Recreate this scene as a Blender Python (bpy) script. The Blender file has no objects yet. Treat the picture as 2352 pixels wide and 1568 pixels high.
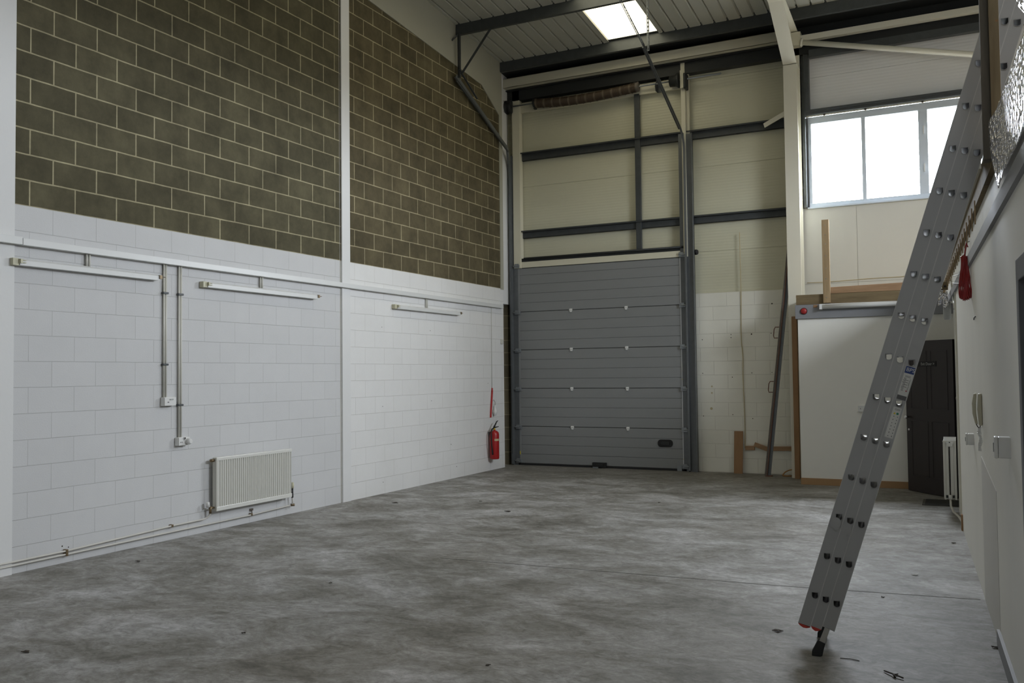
import bpy, bmesh, math, random
from mathutils import Vector, Matrix
random.seed(7)
C = bpy.context.scene.collection
V = Vector

# ------------------------------------------------------------------ mesh helpers
class MB:
    def __init__(s):
        s.b = bmesh.new()
    def box(s, x0, x1, y0, y1, z0, z1):
        vs = [s.b.verts.new((x, y, z)) for z in (z0, z1) for y in (y0, y1) for x in (x0, x1)]
        for f in ((0,2,3,1),(4,5,7,6),(0,1,5,4),(2,6,7,3),(0,4,6,2),(1,3,7,5)):
            s.b.faces.new([vs[i] for i in f])
        return s
    def bar(s, p, q, w, h, up=(0,0,1)):
        """box beam from p to q, w across, h along up"""
        p, q = V(p), V(q); d = (q-p).normalized(); u = V(up)
        r = d.cross(u)
        if r.length < 1e-4: r = d.cross(V((0,1,0)))
        r.normalize(); u = r.cross(d).normalized()
        vs = []
        for c in (p, q):
            for a, b in ((-1,-1),(1,-1),(1,1),(-1,1)):
                vs.append(s.b.verts.new(c + r*a*w/2 + u*b*h/2))
        for f in ((0,3,2,1),(4,5,6,7),(0,1,5,4),(1,2,6,5),(2,3,7,6),(3,0,4,7)):
            s.b.faces.new([vs[i] for i in f])
        return s
    def tube(s, pts, r, n=10, caps=True):
        pts = [V(p) for p in pts]; rs = r if isinstance(r, (list, tuple)) else [r]*len(pts)
        rings = []; u = None
        for i, p in enumerate(pts):
            d = (pts[min(i+1, len(pts)-1)] - pts[max(i-1, 0)]).normalized()
            if u is None:
                u = d.cross(V((0,0,1)))
                if u.length < .01: u = d.cross(V((1,0,0)))
            u = (u - d*u.dot(d)).normalized(); v = d.cross(u)
            rings.append([s.b.verts.new(p + (u*math.cos(t)+v*math.sin(t))*rs[i]) for t in [2*math.pi*k/n for k in range(n)]])
        for a, b in zip(rings, rings[1:]):
            for k in range(n):
                f = s.b.faces.new((a[k], a[(k+1)%n], b[(k+1)%n], b[k])); f.smooth = True
        if caps:
            s.b.faces.new(rings[0][::-1]); s.b.faces.new(rings[-1])
        return s
    def prism(s, poly, off):
        """poly: list of 3D points, off: extrusion vector"""
        off = V(off); a = [s.b.verts.new(V(p)) for p in poly]; b = [s.b.verts.new(V(p)+off) for p in poly]
        n = len(a)
        s.b.faces.new(a[::-1]); s.b.faces.new(b)
        for i in range(n): s.b.faces.new((a[i], a[(i+1)%n], b[(i+1)%n], b[i]))
        return s
    def strip(s, prof, off):
        """open profile (list of points) swept by off"""
        off = V(off); a = [s.b.verts.new(V(p)) for p in prof]; b = [s.b.verts.new(V(p)+off) for p in prof]
        for i in range(len(a)-1): s.b.faces.new((a[i], a[i+1], b[i+1], b[i]))
        return s
    def lathe(s, prof, axis_p, axis_d, n=24):
        """prof: (along, radius) pairs"""
        d = V(axis_d).normalized(); u = d.cross(V((0,0,1)))
        if u.length < .01: u = V((1,0,0))
        u.normalize(); v = d.cross(u); o = V(axis_p)
        rings = [[s.b.verts.new(o + d*a + (u*math.cos(t)+v*math.sin(t))*max(r, 1e-4)) for t in [2*math.pi*k/n for k in range(n)]] for a, r in prof]
        for a, b in zip(rings, rings[1:]):
            for k in range(n):
                f = s.b.faces.new((a[k], a[(k+1)%n], b[(k+1)%n], b[k])); f.smooth = True
        s.b.faces.new(rings[0][::-1]); s.b.faces.new(rings[-1])
        return s
    def plate(s, M, outer, holes, t):
        """flat plate with holes in the local xy plane of matrix M, thickness t along local z"""
        es = []
        for loop in [outer]+holes:
            vs = [s.b.verts.new(M @ V((x, y, 0))) for x, y in loop]
            es += [s.b.edges.new((vs[i], vs[(i+1)%len(vs)])) for i in range(len(vs))]
        r = bmesh.ops.triangle_fill(s.b, edges=es, use_beauty=True)
        fs = [g for g in r['geom'] if isinstance(g, bmesh.types.BMFace)]
        e = bmesh.ops.extrude_face_region(s.b, geom=fs)
        nv = [g for g in e['geom'] if isinstance(g, bmesh.types.BMVert)]
        bmesh.ops.translate(s.b, verts=nv, vec=M.to_3x3() @ V((0,0,t)))
        return s
    def build(s, name, mat, parent=None, bevel=0, seg=2, tri=False):
        bmesh.ops.recalc_face_normals(s.b, faces=s.b.faces)
        me = bpy.data.meshes.new(name)
        s.b.to_mesh(me); s.b.free()
        me.materials.append(mat)
        o = bpy.data.objects.new(name, me); C.objects.link(o)
        if parent is not None:
            wl = world_loc(parent)
            me.transform(Matrix.Translation(-wl)); o.parent = parent
        if bevel:
            m = o.modifiers.new('b', 'BEVEL'); m.width = bevel; m.segments = seg; m.limit_method = 'ANGLE'; m.angle_limit = .7
        return o

def world_loc(o):
    l = V((0,0,0))
    while o is not None:
        l += o.location; o = o.parent
    return l
def recentre(o, loc):
    """move the origin of a single-mesh thing to loc"""
    o.data.transform(Matrix.Translation(-V(loc))); o.location = V(loc); return o
def tag(o, label=None, cat=None, group=None, kind=None):
    if label: o['label'] = label
    if cat: o['category'] = cat
    if group: o['group'] = group
    if kind: o['kind'] = kind
    return o
def root(name, loc, label, cat, group=None, kind=None, parent=None):
    o = bpy.data.objects.new(name, None); C.objects.link(o); o.location = loc
    o.empty_display_size = .1
    if parent is not None: o.parent = parent; o.location = V(loc) - world_loc(parent)
    return tag(o, label, cat, group, kind)
def struct(o, label, cat=None): return tag(o, label, cat, kind='structure')

def text(name, s, size, M, mat, parent, extrude=.0004):
    cu = bpy.data.curves.new(name, 'FONT'); cu.body = s; cu.size = size; cu.extrude = extrude
    cu.align_x = 'CENTER'; cu.align_y = 'CENTER'
    t = bpy.data.objects.new(name+'_tmp', cu); C.objects.link(t)
    dg = bpy.context.evaluated_depsgraph_get(); dg.update()
    me = bpy.data.meshes.new_from_object(t.evaluated_get(dg)); me.name = name
    bpy.data.objects.remove(t); me.transform(M)
    me.materials.clear(); me.materials.append(mat)
    o = bpy.data.objects.new(name, me); C.objects.link(o)
    me.transform(Matrix.Translation(-world_loc(parent))); o.parent = parent
    return o

# ------------------------------------------------------------------ materials
def newmat(name):
    m = bpy.data.materials.new(name); m.use_nodes = True
    nt = m.node_tree; b = nt.nodes['Principled BSDF']; return m, nt, b
def N(nt, typ, **kw):
    n = nt.nodes.new(typ)
    for k, v in kw.items():
        if k.startswith('_'): setattr(n, k[1:], v)
        else: n.inputs[k].default_value = v
    return n
def coords(nt, scale=(1,1,1), rot=(0,0,0)):
    tc = N(nt, 'ShaderNodeTexCoord'); mp = N(nt, 'ShaderNodeMapping')
    mp.inputs['Scale'].default_value = scale; mp.inputs['Rotation'].default_value = rot
    nt.links.new(tc.outputs['Object'], mp.inputs['Vector']); return mp.outputs['Vector']
def simple(name, col, rough=.6, metal=0, var=.08, vscale=3, bump=0, bscale=60, spec=.5, scale=(1,1,1)):
    m, nt, b = newmat(name); L = nt.links.new
    v = coords(nt, scale)
    n = N(nt, 'ShaderNodeTexNoise', Scale=vscale, Detail=5.0, Roughness=.6); L(v, n.inputs['Vector'])
    mx = N(nt, 'ShaderNodeMix', _data_type='RGBA')
    mx.inputs['A'].default_value = tuple(c*(1-var) for c in col)+(1,)
    mx.inputs['B'].default_value = tuple(min(1, c*(1+var)) for c in col)+(1,)
    L(n.outputs['Fac'], mx.inputs['Factor']); L(mx.outputs['Result'], b.inputs['Base Color'])
    b.inputs['Roughness'].default_value = rough; b.inputs['Metallic'].default_value = metal
    b.inputs['Specular IOR Level'].default_value = spec
    if bump:
        n2 = N(nt, 'ShaderNodeTexNoise', Scale=bscale, Detail=3.0); L(v, n2.inputs['Vector'])
        bp = N(nt, 'ShaderNodeBump', Strength=bump, Distance=.01)
        L(n2.outputs['Fac'], bp.inputs['Height']); L(bp.outputs['Normal'], b.inputs['Normal'])
    return m

def blockwork(name, c_block, c_mortar, u_shift, z_shift, axis='Y', var=.3, joint=.010, bump=.5, grain=.5, rough=.9, dirt=None):
    """450 x 225 stretcher bond; u runs along the wall, v is height"""
    m, nt, b = newmat(name); L = nt.links.new
    tc = N(nt, 'ShaderNodeTexCoord'); sp = N(nt, 'ShaderNodeSeparateXYZ'); L(tc.outputs['Object'], sp.inputs[0])
    cb = N(nt, 'ShaderNodeCombineXYZ')
    au = N(nt, 'ShaderNodeMath', _operation='ADD'); au.inputs[1].default_value = u_shift
    av = N(nt, 'ShaderNodeMath', _operation='ADD'); av.inputs[1].default_value = z_shift
    L(sp.outputs[axis], au.inputs[0]); L(sp.outputs['Z'], av.inputs[0])
    # slight wobble of the joints
    wn = N(nt, 'ShaderNodeTexNoise', Scale=5.0, Detail=3.0); L(tc.outputs['Object'], wn.inputs['Vector'])
    wm = N(nt, 'ShaderNodeMath', _operation='MULTIPLY_ADD'); wm.inputs[1].default_value = .008; wm.inputs[2].default_value = -.004
    L(wn.outputs['Fac'], wm.inputs[0])
    a2 = N(nt, 'ShaderNodeMath', _operation='ADD'); L(av.outputs[0], a2.inputs[0]); L(wm.outputs[0], a2.inputs[1])
    L(au.outputs[0], cb.inputs['X']); L(a2.outputs[0], cb.inputs['Y'])
    br = N(nt, 'ShaderNodeTexBrick', Scale=1.0); br.offset = .5; br.offset_frequency = 2; br.squash = 1
    for k, v_ in (('Mortar Size', joint/2), ('Mortar Smooth', .3), ('Bias', 0.0), ('Brick Width', .45), ('Row Height', .225)):
        br.inputs[k].default_value = v_
    br.inputs['Color1'].default_value = tuple(c*(1-var) for c in c_block)+(1,)
    br.inputs['Color2'].default_value = tuple(c*(1+var) for c in c_block)+(1,)
    br.inputs['Mortar'].default_value = c_mortar+(1,)
    L(cb.outputs[0], br.inputs['Vector'])
    # grain and clouds in each block
    g = N(nt, 'ShaderNodeTexNoise', Scale=2.6, Detail=9.0, Roughness=.72); L(tc.outputs['Object'], g.inputs['Vector'])
    rp = N(nt, 'ShaderNodeMapRange'); rp.inputs['From Min'].default_value = .25; rp.inputs['From Max'].default_value = .75
    rp.inputs['To Min'].default_value = 1-grain*.5; rp.inputs['To Max'].default_value = 1+grain*.5; L(g.outputs['Fac'], rp.inputs['Value'])
    mu = N(nt, 'ShaderNodeVectorMath', _operation='SCALE'); L(br.outputs['Color'], mu.inputs[0]); L(rp.outputs['Result'], mu.inputs['Scale'])
    out = mu.outputs[0]
    if dirt:
        d = N(nt, 'ShaderNodeTexNoise', Scale=.9, Detail=6.0, Roughness=.7); L(tc.outputs['Object'], d.inputs['Vector'])
        dr = N(nt, 'ShaderNodeMapRange'); dr.inputs['From Min'].default_value = .55; dr.inputs['From Max'].default_value = .8; dr.inputs['To Max'].default_value = .35
        L(d.outputs['Fac'], dr.inputs['Value'])
        mx = N(nt, 'ShaderNodeMix', _data_type='RGBA'); L(dr.outputs[0], mx.inputs['Factor']); L(out, mx.inputs['A']); mx.inputs['B'].default_value = dirt+(1,)
        out = mx.outputs['Result']
    L(out, b.inputs['Base Color']); b.inputs['Roughness'].default_value = rough; b.inputs['Specular IOR Level'].default_value = .25
    h1 = N(nt, 'ShaderNodeMath', _operation='MULTIPLY'); h1.inputs[1].default_value = -1.0; L(br.outputs['Fac'], h1.inputs[0])
    fine = N(nt, 'ShaderNodeTexNoise', Scale=90.0, Detail=2.0); L(tc.outputs['Object'], fine.inputs['Vector'])
    h2 = N(nt, 'ShaderNodeMath', _operation='MULTIPLY_ADD'); h2.inputs[1].default_value = .25; L(fine.outputs['Fac'], h2.inputs[0]); L(h1.outputs[0], h2.inputs[2])
    bp = N(nt, 'ShaderNodeBump', Strength=bump, Distance=.006); L(h2.outputs[0], bp.inputs['Height']); L(bp.outputs['Normal'], b.inputs['Normal'])
    return m

def concrete():
    m, nt, b = newmat('power_floated_concrete'); L = nt.links.new
    v = coords(nt)
    st = N(nt, 'ShaderNodeMapping'); st.inputs['Scale'].default_value = (.95, 1.35, 1); st.inputs['Rotation'].default_value = (0, 0, .3); L(v, st.inputs['Vector'])
    n1 = N(nt, 'ShaderNodeTexNoise', Scale=1.25, Detail=13.0, Roughness=.74, Distortion=.5); L(st.outputs[0], n1.inputs['Vector'])
    n2 = N(nt, 'ShaderNodeTexNoise', Scale=7.5, Detail=11.0, Roughness=.78, Distortion=1.1); L(st.outputs[0], n2.inputs['Vector'])
    n3 = N(nt, 'ShaderNodeTexNoise', Scale=.35, Detail=3.0); L(v, n3.inputs['Vector'])
    r1 = N(nt, 'ShaderNodeValToRGB'); L(n1.outputs['Fac'], r1.inputs['Fac'])
    e = r1.color_ramp.elements; e[0].position = .33; e[0].color = (.125,.119,.102,1); e[1].position = .72; e[1].color = (.56,.56,.57,1)
    x = e.new(.45); x.color = (.225,.218,.197,1); x = e.new(.56); x.color = (.34,.336,.325,1)
    r2 = N(nt, 'ShaderNodeValToRGB'); L(n2.outputs['Fac'], r2.inputs['Fac'])
    e = r2.color_ramp.elements; e[0].position = .34; e[0].color = (.58,.57,.54,1); e[1].position = .68; e[1].color = (1.36,1.36,1.39,1)
    mx = N(nt, 'ShaderNodeMix', _data_type='RGBA', _blend_type='MULTIPLY'); mx.inputs['Factor'].default_value = .9
    L(r1.outputs['Color'], mx.inputs['A']); L(r2.outputs['Color'], mx.inputs['B'])
    # brown rubbed-in stains
    r3 = N(nt, 'ShaderNodeMapRange'); r3.inputs['From Min'].default_value = .5; r3.inputs['From Max'].default_value = .72; r3.inputs['To Max'].default_value = .45
    L(n3.outputs['Fac'], r3.inputs['Value'])
    m2 = N(nt, 'ShaderNodeMix', _data_type='RGBA', _blend_type='MULTIPLY'); L(r3.outputs[0], m2.inputs['Factor'])
    L(mx.outputs['Result'], m2.inputs['A']); m2.inputs['B'].default_value = (.66,.60,.50,1)
    # pale scuffs
    n4 = N(nt, 'ShaderNodeTexNoise', Scale=2.3, Detail=12.0, Roughness=.8, Distortion=2.2); L(st.outputs[0], n4.inputs['Vector'])
    r4 = N(nt, 'ShaderNodeMapRange'); r4.inputs['From Min'].default_value = .60; r4.inputs['From Max'].default_value = .70; r4.inputs['To Max'].default_value = .6
    L(n4.outputs['Fac'], r4.inputs['Value'])
    m3 = N(nt, 'ShaderNodeMix', _data_type='RGBA'); L(r4.outputs[0], m3.inputs['Factor']); L(m2.outputs['Result'], m3.inputs['A']); m3.inputs['B'].default_value = (.42,.42,.43,1)
    # fine grain
    n5 = N(nt, 'ShaderNodeTexNoise', Scale=34.0, Detail=6.0, Roughness=.75, Distortion=.6); L(st.outputs[0], n5.inputs['Vector'])
    r5 = N(nt, 'ShaderNodeMapRange'); r5.inputs['From Min'].default_value = .3; r5.inputs['From Max'].default_value = .7; r5.inputs['To Min'].default_value = .84; r5.inputs['To Max'].default_value = 1.16
    L(n5.outputs['Fac'], r5.inputs['Value'])
    sc_ = N(nt, 'ShaderNodeVectorMath', _operation='SCALE'); L(m3.outputs['Result'], sc_.inputs[0]); L(r5.outputs[0], sc_.inputs['Scale'])
    # brown darkening by position: a patch at the ladder foot, a band along the roller door
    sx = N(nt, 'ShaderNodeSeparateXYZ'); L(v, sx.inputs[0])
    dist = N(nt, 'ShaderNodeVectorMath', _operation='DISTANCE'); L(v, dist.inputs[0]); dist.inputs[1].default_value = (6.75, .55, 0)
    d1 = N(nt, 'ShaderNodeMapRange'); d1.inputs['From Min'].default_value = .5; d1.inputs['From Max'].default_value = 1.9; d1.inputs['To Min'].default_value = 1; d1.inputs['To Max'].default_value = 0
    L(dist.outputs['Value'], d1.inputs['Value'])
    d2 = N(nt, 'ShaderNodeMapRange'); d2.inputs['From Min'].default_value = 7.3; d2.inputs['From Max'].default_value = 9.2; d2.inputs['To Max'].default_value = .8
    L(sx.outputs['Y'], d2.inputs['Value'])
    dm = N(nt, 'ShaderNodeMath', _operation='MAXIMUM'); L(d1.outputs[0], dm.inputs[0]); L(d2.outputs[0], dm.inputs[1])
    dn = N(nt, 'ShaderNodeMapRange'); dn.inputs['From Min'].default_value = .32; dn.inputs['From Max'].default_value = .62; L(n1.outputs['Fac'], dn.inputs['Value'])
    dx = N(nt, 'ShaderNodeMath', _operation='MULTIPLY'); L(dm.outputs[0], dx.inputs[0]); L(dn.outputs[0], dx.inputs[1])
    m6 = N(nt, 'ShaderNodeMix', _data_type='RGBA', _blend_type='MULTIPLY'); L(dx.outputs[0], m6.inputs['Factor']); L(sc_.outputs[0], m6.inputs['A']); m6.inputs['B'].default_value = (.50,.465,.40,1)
    L(m6.outputs['Result'], b.inputs['Base Color'])
    rr = N(nt, 'ShaderNodeMapRange'); rr.inputs['To Min'].default_value = .68; rr.inputs['To Max'].default_value = .48; L(n2.outputs['Fac'], rr.inputs['Value'])
    L(rr.outputs[0], b.inputs['Roughness']); b.inputs['Specular IOR Level'].default_value = .32
    bp = N(nt, 'ShaderNodeBump', Strength=.16, Distance=.01); L(n2.outputs['Fac'], bp.inputs['Height']); L(bp.outputs['Normal'], b.inputs['Normal'])
    return m

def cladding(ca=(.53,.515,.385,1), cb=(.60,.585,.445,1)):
    """white liner panel with fine horizontal micro ribs"""
    m, nt, b = newmat('liner_panel'); L = nt.links.new
    tc = N(nt, 'ShaderNodeTexCoord')
    w = N(nt, 'ShaderNodeTexWave', Scale=6.6, Distortion=.0); w.wave_type = 'BANDS'; w.bands_direction = 'Z'; w.wave_profile = 'SIN'
    L(tc.outputs['Object'], w.inputs['Vector'])
    bp = N(nt, 'ShaderNodeBump', Strength=.35, Distance=.004); L(w.outputs['Fac'], bp.inputs['Height']); L(bp.outputs['Normal'], b.inputs['Normal'])
    n = N(nt, 'ShaderNodeTexNoise', Scale=1.2, Detail=5.0); L(tc.outputs['Object'], n.inputs['Vector'])
    mx = N(nt, 'ShaderNodeMix', _data_type='RGBA'); mx.inputs['A'].default_value = ca; mx.inputs['B'].default_value = cb
    L(n.outputs['Fac'], mx.inputs['Factor']); L(mx.outputs['Result'], b.inputs['Base Color']); b.inputs['Roughness'].default_value = .45
    return m

def wood(name, c1, c2, axis=(1,12,12)):
    m, nt, b = newmat(name); L = nt.links.new
    v = coords(nt, axis)
    n = N(nt, 'ShaderNodeTexNoise', Scale=2.0, Detail=7.0, Roughness=.6, Distortion=.5); L(v, n.inputs['Vector'])
    r = N(nt, 'ShaderNodeValToRGB'); L(n.outputs['Fac'], r.inputs['Fac'])
    e = r.color_ramp.elements; e[0].position = .3; e[0].color = c1+(1,); e[1].position = .7; e[1].color = c2+(1,)
    L(r.outputs['Color'], b.inputs['Base Color']); b.inputs['Roughness'].default_value = .75; b.inputs['Specular IOR Level'].default_value = .3
    return m

def foil_mat():
    m, nt, b = newmat('bubble_foil'); L = nt.links.new
    v = coords(nt, (1, .5, 1.0))
    vo = N(nt, 'ShaderNodeTexVoronoi', Scale=40.0); L(v, vo.inputs['Vector'])
    n = N(nt, 'ShaderNodeTexNoise', Scale=9.0, Detail=1.0); L(v, n.inputs['Vector'])
    ad = N(nt, 'ShaderNodeMath', _operation='ADD'); L(vo.outputs['Distance'], ad.inputs[0]); L(n.outputs['Fac'], ad.inputs[1])
    bp = N(nt, 'ShaderNodeBump', Strength=1.0, Distance=.03); L(ad.outputs[0], bp.inputs['Height']); L(bp.outputs['Normal'], b.inputs['Normal'])
    b.inputs['Base Color'].default_value = (.82,.82,.86,1); b.inputs['Metallic'].default_value = 1; b.inputs['Roughness'].default_value = .22
    return m

def emit(name, col, s):
    m, nt, b = newmat(name)
    b.inputs['Base Color'].default_value = (.8,.8,.75,1); b.inputs['Emission Color'].default_value = col+(1,); b.inputs['Emission Strength'].default_value = s
    return m

M = {}
GREY = (.088,.079,.047)
M['block_a'] = blockwork('bare_blockwork', GREY, (.34,.305,.195), .225, .0036, var=.14, joint=.016, bump=.6, grain=.9)
M['block_b'] = blockwork('bare_blockwork_second_bay', (.098,.082,.046), (.34,.295,.185), .225-4.92, .0036, var=.15, joint=.016, bump=.6, grain=.9)
M['paint_a'] = blockwork('painted_blockwork', (.59,.59,.59), (.48,.48,.475), .225, .0036, var=.012, joint=.0055, bump=.75, grain=.05, rough=.75, dirt=(.62,.62,.61))  # same paint as the far bay, its tone lowered to match the light
M['paint_b'] = blockwork('painted_blockwork_second_bay', (.735,.73,.715), (.60,.585,.56), .225-4.92, .0036, var=.012, joint=.0055, bump=.75, grain=.05, rough=.75, dirt=(.62,.61,.58))  # same paint, tone raised to match the light in this bay
M['paint_back'] = blockwork('painted_blockwork_back', (.75,.735,.65), (.60,.575,.50), 0, -.011, axis='X', var=.012, joint=.0055, bump=.75, grain=.06, rough=.75)
M['brick'] = blockwork('bare_edge_blockwork', (.14,.12,.08), (.36,.31,.2), 0, 0, axis='X', var=.2)
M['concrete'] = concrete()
M['clad'] = cladding(); M['cladw'] = cladding((.74,.74,.73,1), (.80,.80,.79,1))  # cladw: same liner panel, lightened for the light bloom around the window
M['white'] = simple('white_emulsion', (.70,.70,.69), .7, var=.02, bump=.08, bscale=30)
M['board'] = simple('painted_plasterboard', (.80,.79,.73), .6, var=.03)
M['rwall'] = simple('painted_partition', (.84,.83,.78), .55, var=.05, vscale=1.3, scale=(1,1.6,.5), bump=.03)
M['roof'] = simple('roof_liner_sheet', (.43,.43,.375), .5, var=.03)
M['cream'] = simple('cream_steel_paint', (.64,.61,.48), .5, var=.04)
M['creamw'] = simple('off_white_steel_paint', (.68,.66,.56), .5, var=.03)
M['galv'] = simple('galvanised_steel', (.07,.076,.078), .45, metal=.3, var=.25, vscale=9)
M['galvt'] = simple('track_steel', (.15,.16,.165), .42, metal=.4, var=.2, vscale=12)
M['galvl'] = simple('light_galvanised_steel', (.26,.28,.29), .4, metal=.5, var=.2, vscale=14)
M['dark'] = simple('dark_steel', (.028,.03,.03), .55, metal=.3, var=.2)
M['black'] = simple('black_rubber', (.012,.012,.012), .7, var=.1)
M['doorgrey'] = simple('door_panel_grey', (.225,.23,.23), .42, var=.05, vscale=2.0, scale=(1,1,3), bump=.12, bscale=160)
M['doorlight'] = simple('door_end_stile', (.52,.53,.55), .4, metal=.1, var=.05)
M['plastic'] = simple('white_plastic', (.72,.72,.70), .35, var=.02)
M['greyplastic'] = simple('grey_plastic', (.36,.37,.36), .4, var=.05)
M['batten'] = simple('batten_enamel', (.66,.665,.65), .35, var=.02)
M['conduit'] = simple('pvc_conduit', (.60,.59,.53), .4, var=.04)
M['lampend'] = simple('yellowed_lampholder', (.52,.50,.36), .45, var=.05)
M['rad'] = simple('radiator_enamel', (.66,.655,.61), .3, var=.015)
M['brass'] = simple('tarnished_brass', (.19,.14,.08), .4, metal=.6, var=.2, vscale=30)
M['copper'] = simple('painted_copper_pipe', (.60,.58,.53), .45, var=.05)
M['red'] = simple('extinguisher_red', (.36,.012,.014), .3, var=.05)
M['redcord'] = simple('red_pull_cord', (.42,.03,.03), .5, var=.1)
M['bell'] = simple('bell_red', (.33,.02,.02), .45, var=.08)
M['hose'] = simple('red_air_hose', (.30,.014,.016), .18, var=.05)
M['alu'] = simple('brushed_aluminium', (.42,.42,.415), .48, metal=.7, var=.08, vscale=4, scale=(1,1,.15))
M['alul'] = simple('bright_aluminium', (.74,.74,.72), .22, metal=.95, var=.05)
M['rung'] = simple('rung_aluminium', (.34,.34,.335), .35, metal=.8, var=.05)
M['lip'] = simple('stile_edge_aluminium', (.55,.55,.53), .45, metal=.6, var=.05)
M['orange'] = simple('red_plastic_cap', (.42,.04,.025), .5, var=.05)
M['joist'] = wood('weathered_joist', (.13,.095,.05), (.22,.165,.09), (1,9,9))
M['pine'] = wood('sawn_pine', (.27,.19,.10), (.40,.29,.165), (12,12,1))
M['pineh'] = wood('sawn_pine_rail', (.27,.165,.09), (.40,.255,.145), (1,9,9))
M['mdf'] = wood('brown_board', (.26,.15,.075), (.33,.195,.10), (3,3,1))
M['skirt'] = simple('varnished_skirting', (.36,.215,.10), .5, var=.12, vscale=5)
M['skirtg'] = simple('grey_skirting', (.24,.245,.26), .5, var=.1)
M['greyband'] = simple('grey_painted_beam', (.235,.24,.25), .5, var=.06)
M['doorbrown'] = simple('dark_brown_door', (.020,.014,.012), .42, var=.15, vscale=6, scale=(6,6,.5))
M['rust'] = simple('rusty_steel', (.14,.12,.10), .7, metal=.25, var=.45, vscale=14)
M['rustred'] = simple('rust_red_steel', (.16,.075,.05), .8, var=.4, vscale=20)
M['spring'] = simple('oiled_rusty_spring', (.105,.065,.042), .5, metal=.3, var=.45, vscale=8)
def spring_mat():
    m, nt, b = newmat('oiled_rusty_spring'); L = nt.links.new
    tc = N(nt, 'ShaderNodeTexCoord')
    w = N(nt, 'ShaderNodeTexWave', Scale=1.95, Distortion=.6); w.wave_type = 'BANDS'; w.bands_direction = 'X'; w.wave_profile = 'SIN'; w.inputs['Detail'].default_value = 0
    L(tc.outputs['Object'], w.inputs['Vector'])
    r = N(nt, 'ShaderNodeValToRGB'); L(w.outputs['Fac'], r.inputs['Fac'])
    e = r.color_ramp.elements; e[0].position = .80; e[0].color = (.075,.052,.034,1); e[1].position = .98; e[1].color = (.17,.13,.09,1)
    L(r.outputs['Color'], b.inputs['Base Color']); b.inputs['Roughness'].default_value = .5; b.inputs['Metallic'].default_value = .2
    return m
M['spring'] = spring_mat()
M['boardup'] = simple('loft_lining_board', (.55,.54,.48), .6, var=.03)
M['rwalld'] = simple('darker_partition_tone', (.66,.65,.62), .6, var=.04)
M['stud'] = wood('shaded_stud_wood', (.085,.075,.06), (.13,.115,.09), (12,12,1))  # grey-brown darkened for the post face in shadow
M['studp'] = wood('aged_pine_stud', (.17,.13,.075), (.25,.20,.12), (12,12,1))
M['casing'] = simple('grey_white_casing_board', (.37,.36,.29), .7, var=.04)
M['foil'] = foil_mat()
M['mat'] = simple('black_door_mat', (.03,.03,.028), .95, var=.3, vscale=80, bump=.5, bscale=200)
M['matedge'] = simple('mat_edge', (.09,.085,.075), .8, var=.1)
M['label'] = simple('label_paper', (.60,.60,.56), .4, var=.02)
M['blue'] = simple('label_blue', (.02,.045,.17), .4, var=.02)
M['ink'] = simple('label_ink', (.10,.10,.10), .6, var=.05)
M['yellow'] = simple('warning_yellow', (.62,.50,.03), .5, var=.03)
M['green'] = simple('label_green', (.03,.20,.13), .5, var=.03)
M['phone'] = simple('handset_cream', (.50,.475,.36), .35, var=.03)
M['cord'] = simple('aged_cable', (.50,.42,.25), .6, var=.1)
M['orangecord'] = simple('orange_cable', (.34,.17,.05), .6, var=.1)
M['chrome'] = simple('polished_steel', (.75,.75,.76), .15, metal=1, var=.02)
M['frame'] = simple('window_frame_grey', (.58,.64,.70), .4, var=.03)  # lightened and blued to stand in for glare through the panes
M['jamb'] = simple('grey_door_frame', (.17,.175,.19), .5, var=.06)
M['leafdry'] = simple('dried_leaf', (.045,.035,.025), .8, var=.3, vscale=40)
M['whitebit'] = simple('pale_scrap', (.62,.62,.60), .6, var=.05)
M['deck'] = wood('chipboard_deck', (.30,.23,.14), (.42,.33,.21), (2,2,2))
M['crack'] = simple('joint_filler', (.075,.07,.062), .9, var=.2)
def glass():
    m, nt, b = newmat('clear_glass'); L = nt.links.new
    tr = N(nt, 'ShaderNodeBsdfTransparent'); gl = N(nt, 'ShaderNodeBsdfGlossy', Roughness=.02)
    mx = N(nt, 'ShaderNodeMixShader'); mx.inputs[0].default_value = .06
    L(tr.outputs[0], mx.inputs[1]); L(gl.outputs[0], mx.inputs[2]); L(mx.outputs[0], nt.nodes['Material Output'].inputs['Surface'])
    return m
M['glass'] = glass()
M['rooflight'] = emit('daylit_grp_rooflight', (1.0, .92, .66), 3.1)
M['rooflight_fill'] = emit('added_fill_rooflight', (.93, .96, 1.0), 4.6)  # glow of the two rooflights added out of view for fill light

# ------------------------------------------------------------------ key dimensions
RW = lambda y: 7.237 + .044*(4.341 - y)          # face of the right-hand partition
RZ = lambda y: 8.009 - .088*y                    # underside of the roof sheet
YB = 9.657; YF = -9.5; XR = 11.0

# ------------------------------------------------------------------ the room
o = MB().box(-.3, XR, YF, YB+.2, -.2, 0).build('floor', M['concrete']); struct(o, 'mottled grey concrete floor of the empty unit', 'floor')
j = MB()
for a, b_ in (((3.0, 1.88), (5.9, 2.02)), ((5.9, 2.02), (7.3, 2.165))):
    j.bar((a[0], a[1], .0004), (b_[0], b_[1], .0004), .010, .0016)
struct(j.build('floor_joint', M['crack']), 'thin dark saw-cut joint running across the concrete floor', 'floor joint')

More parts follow.
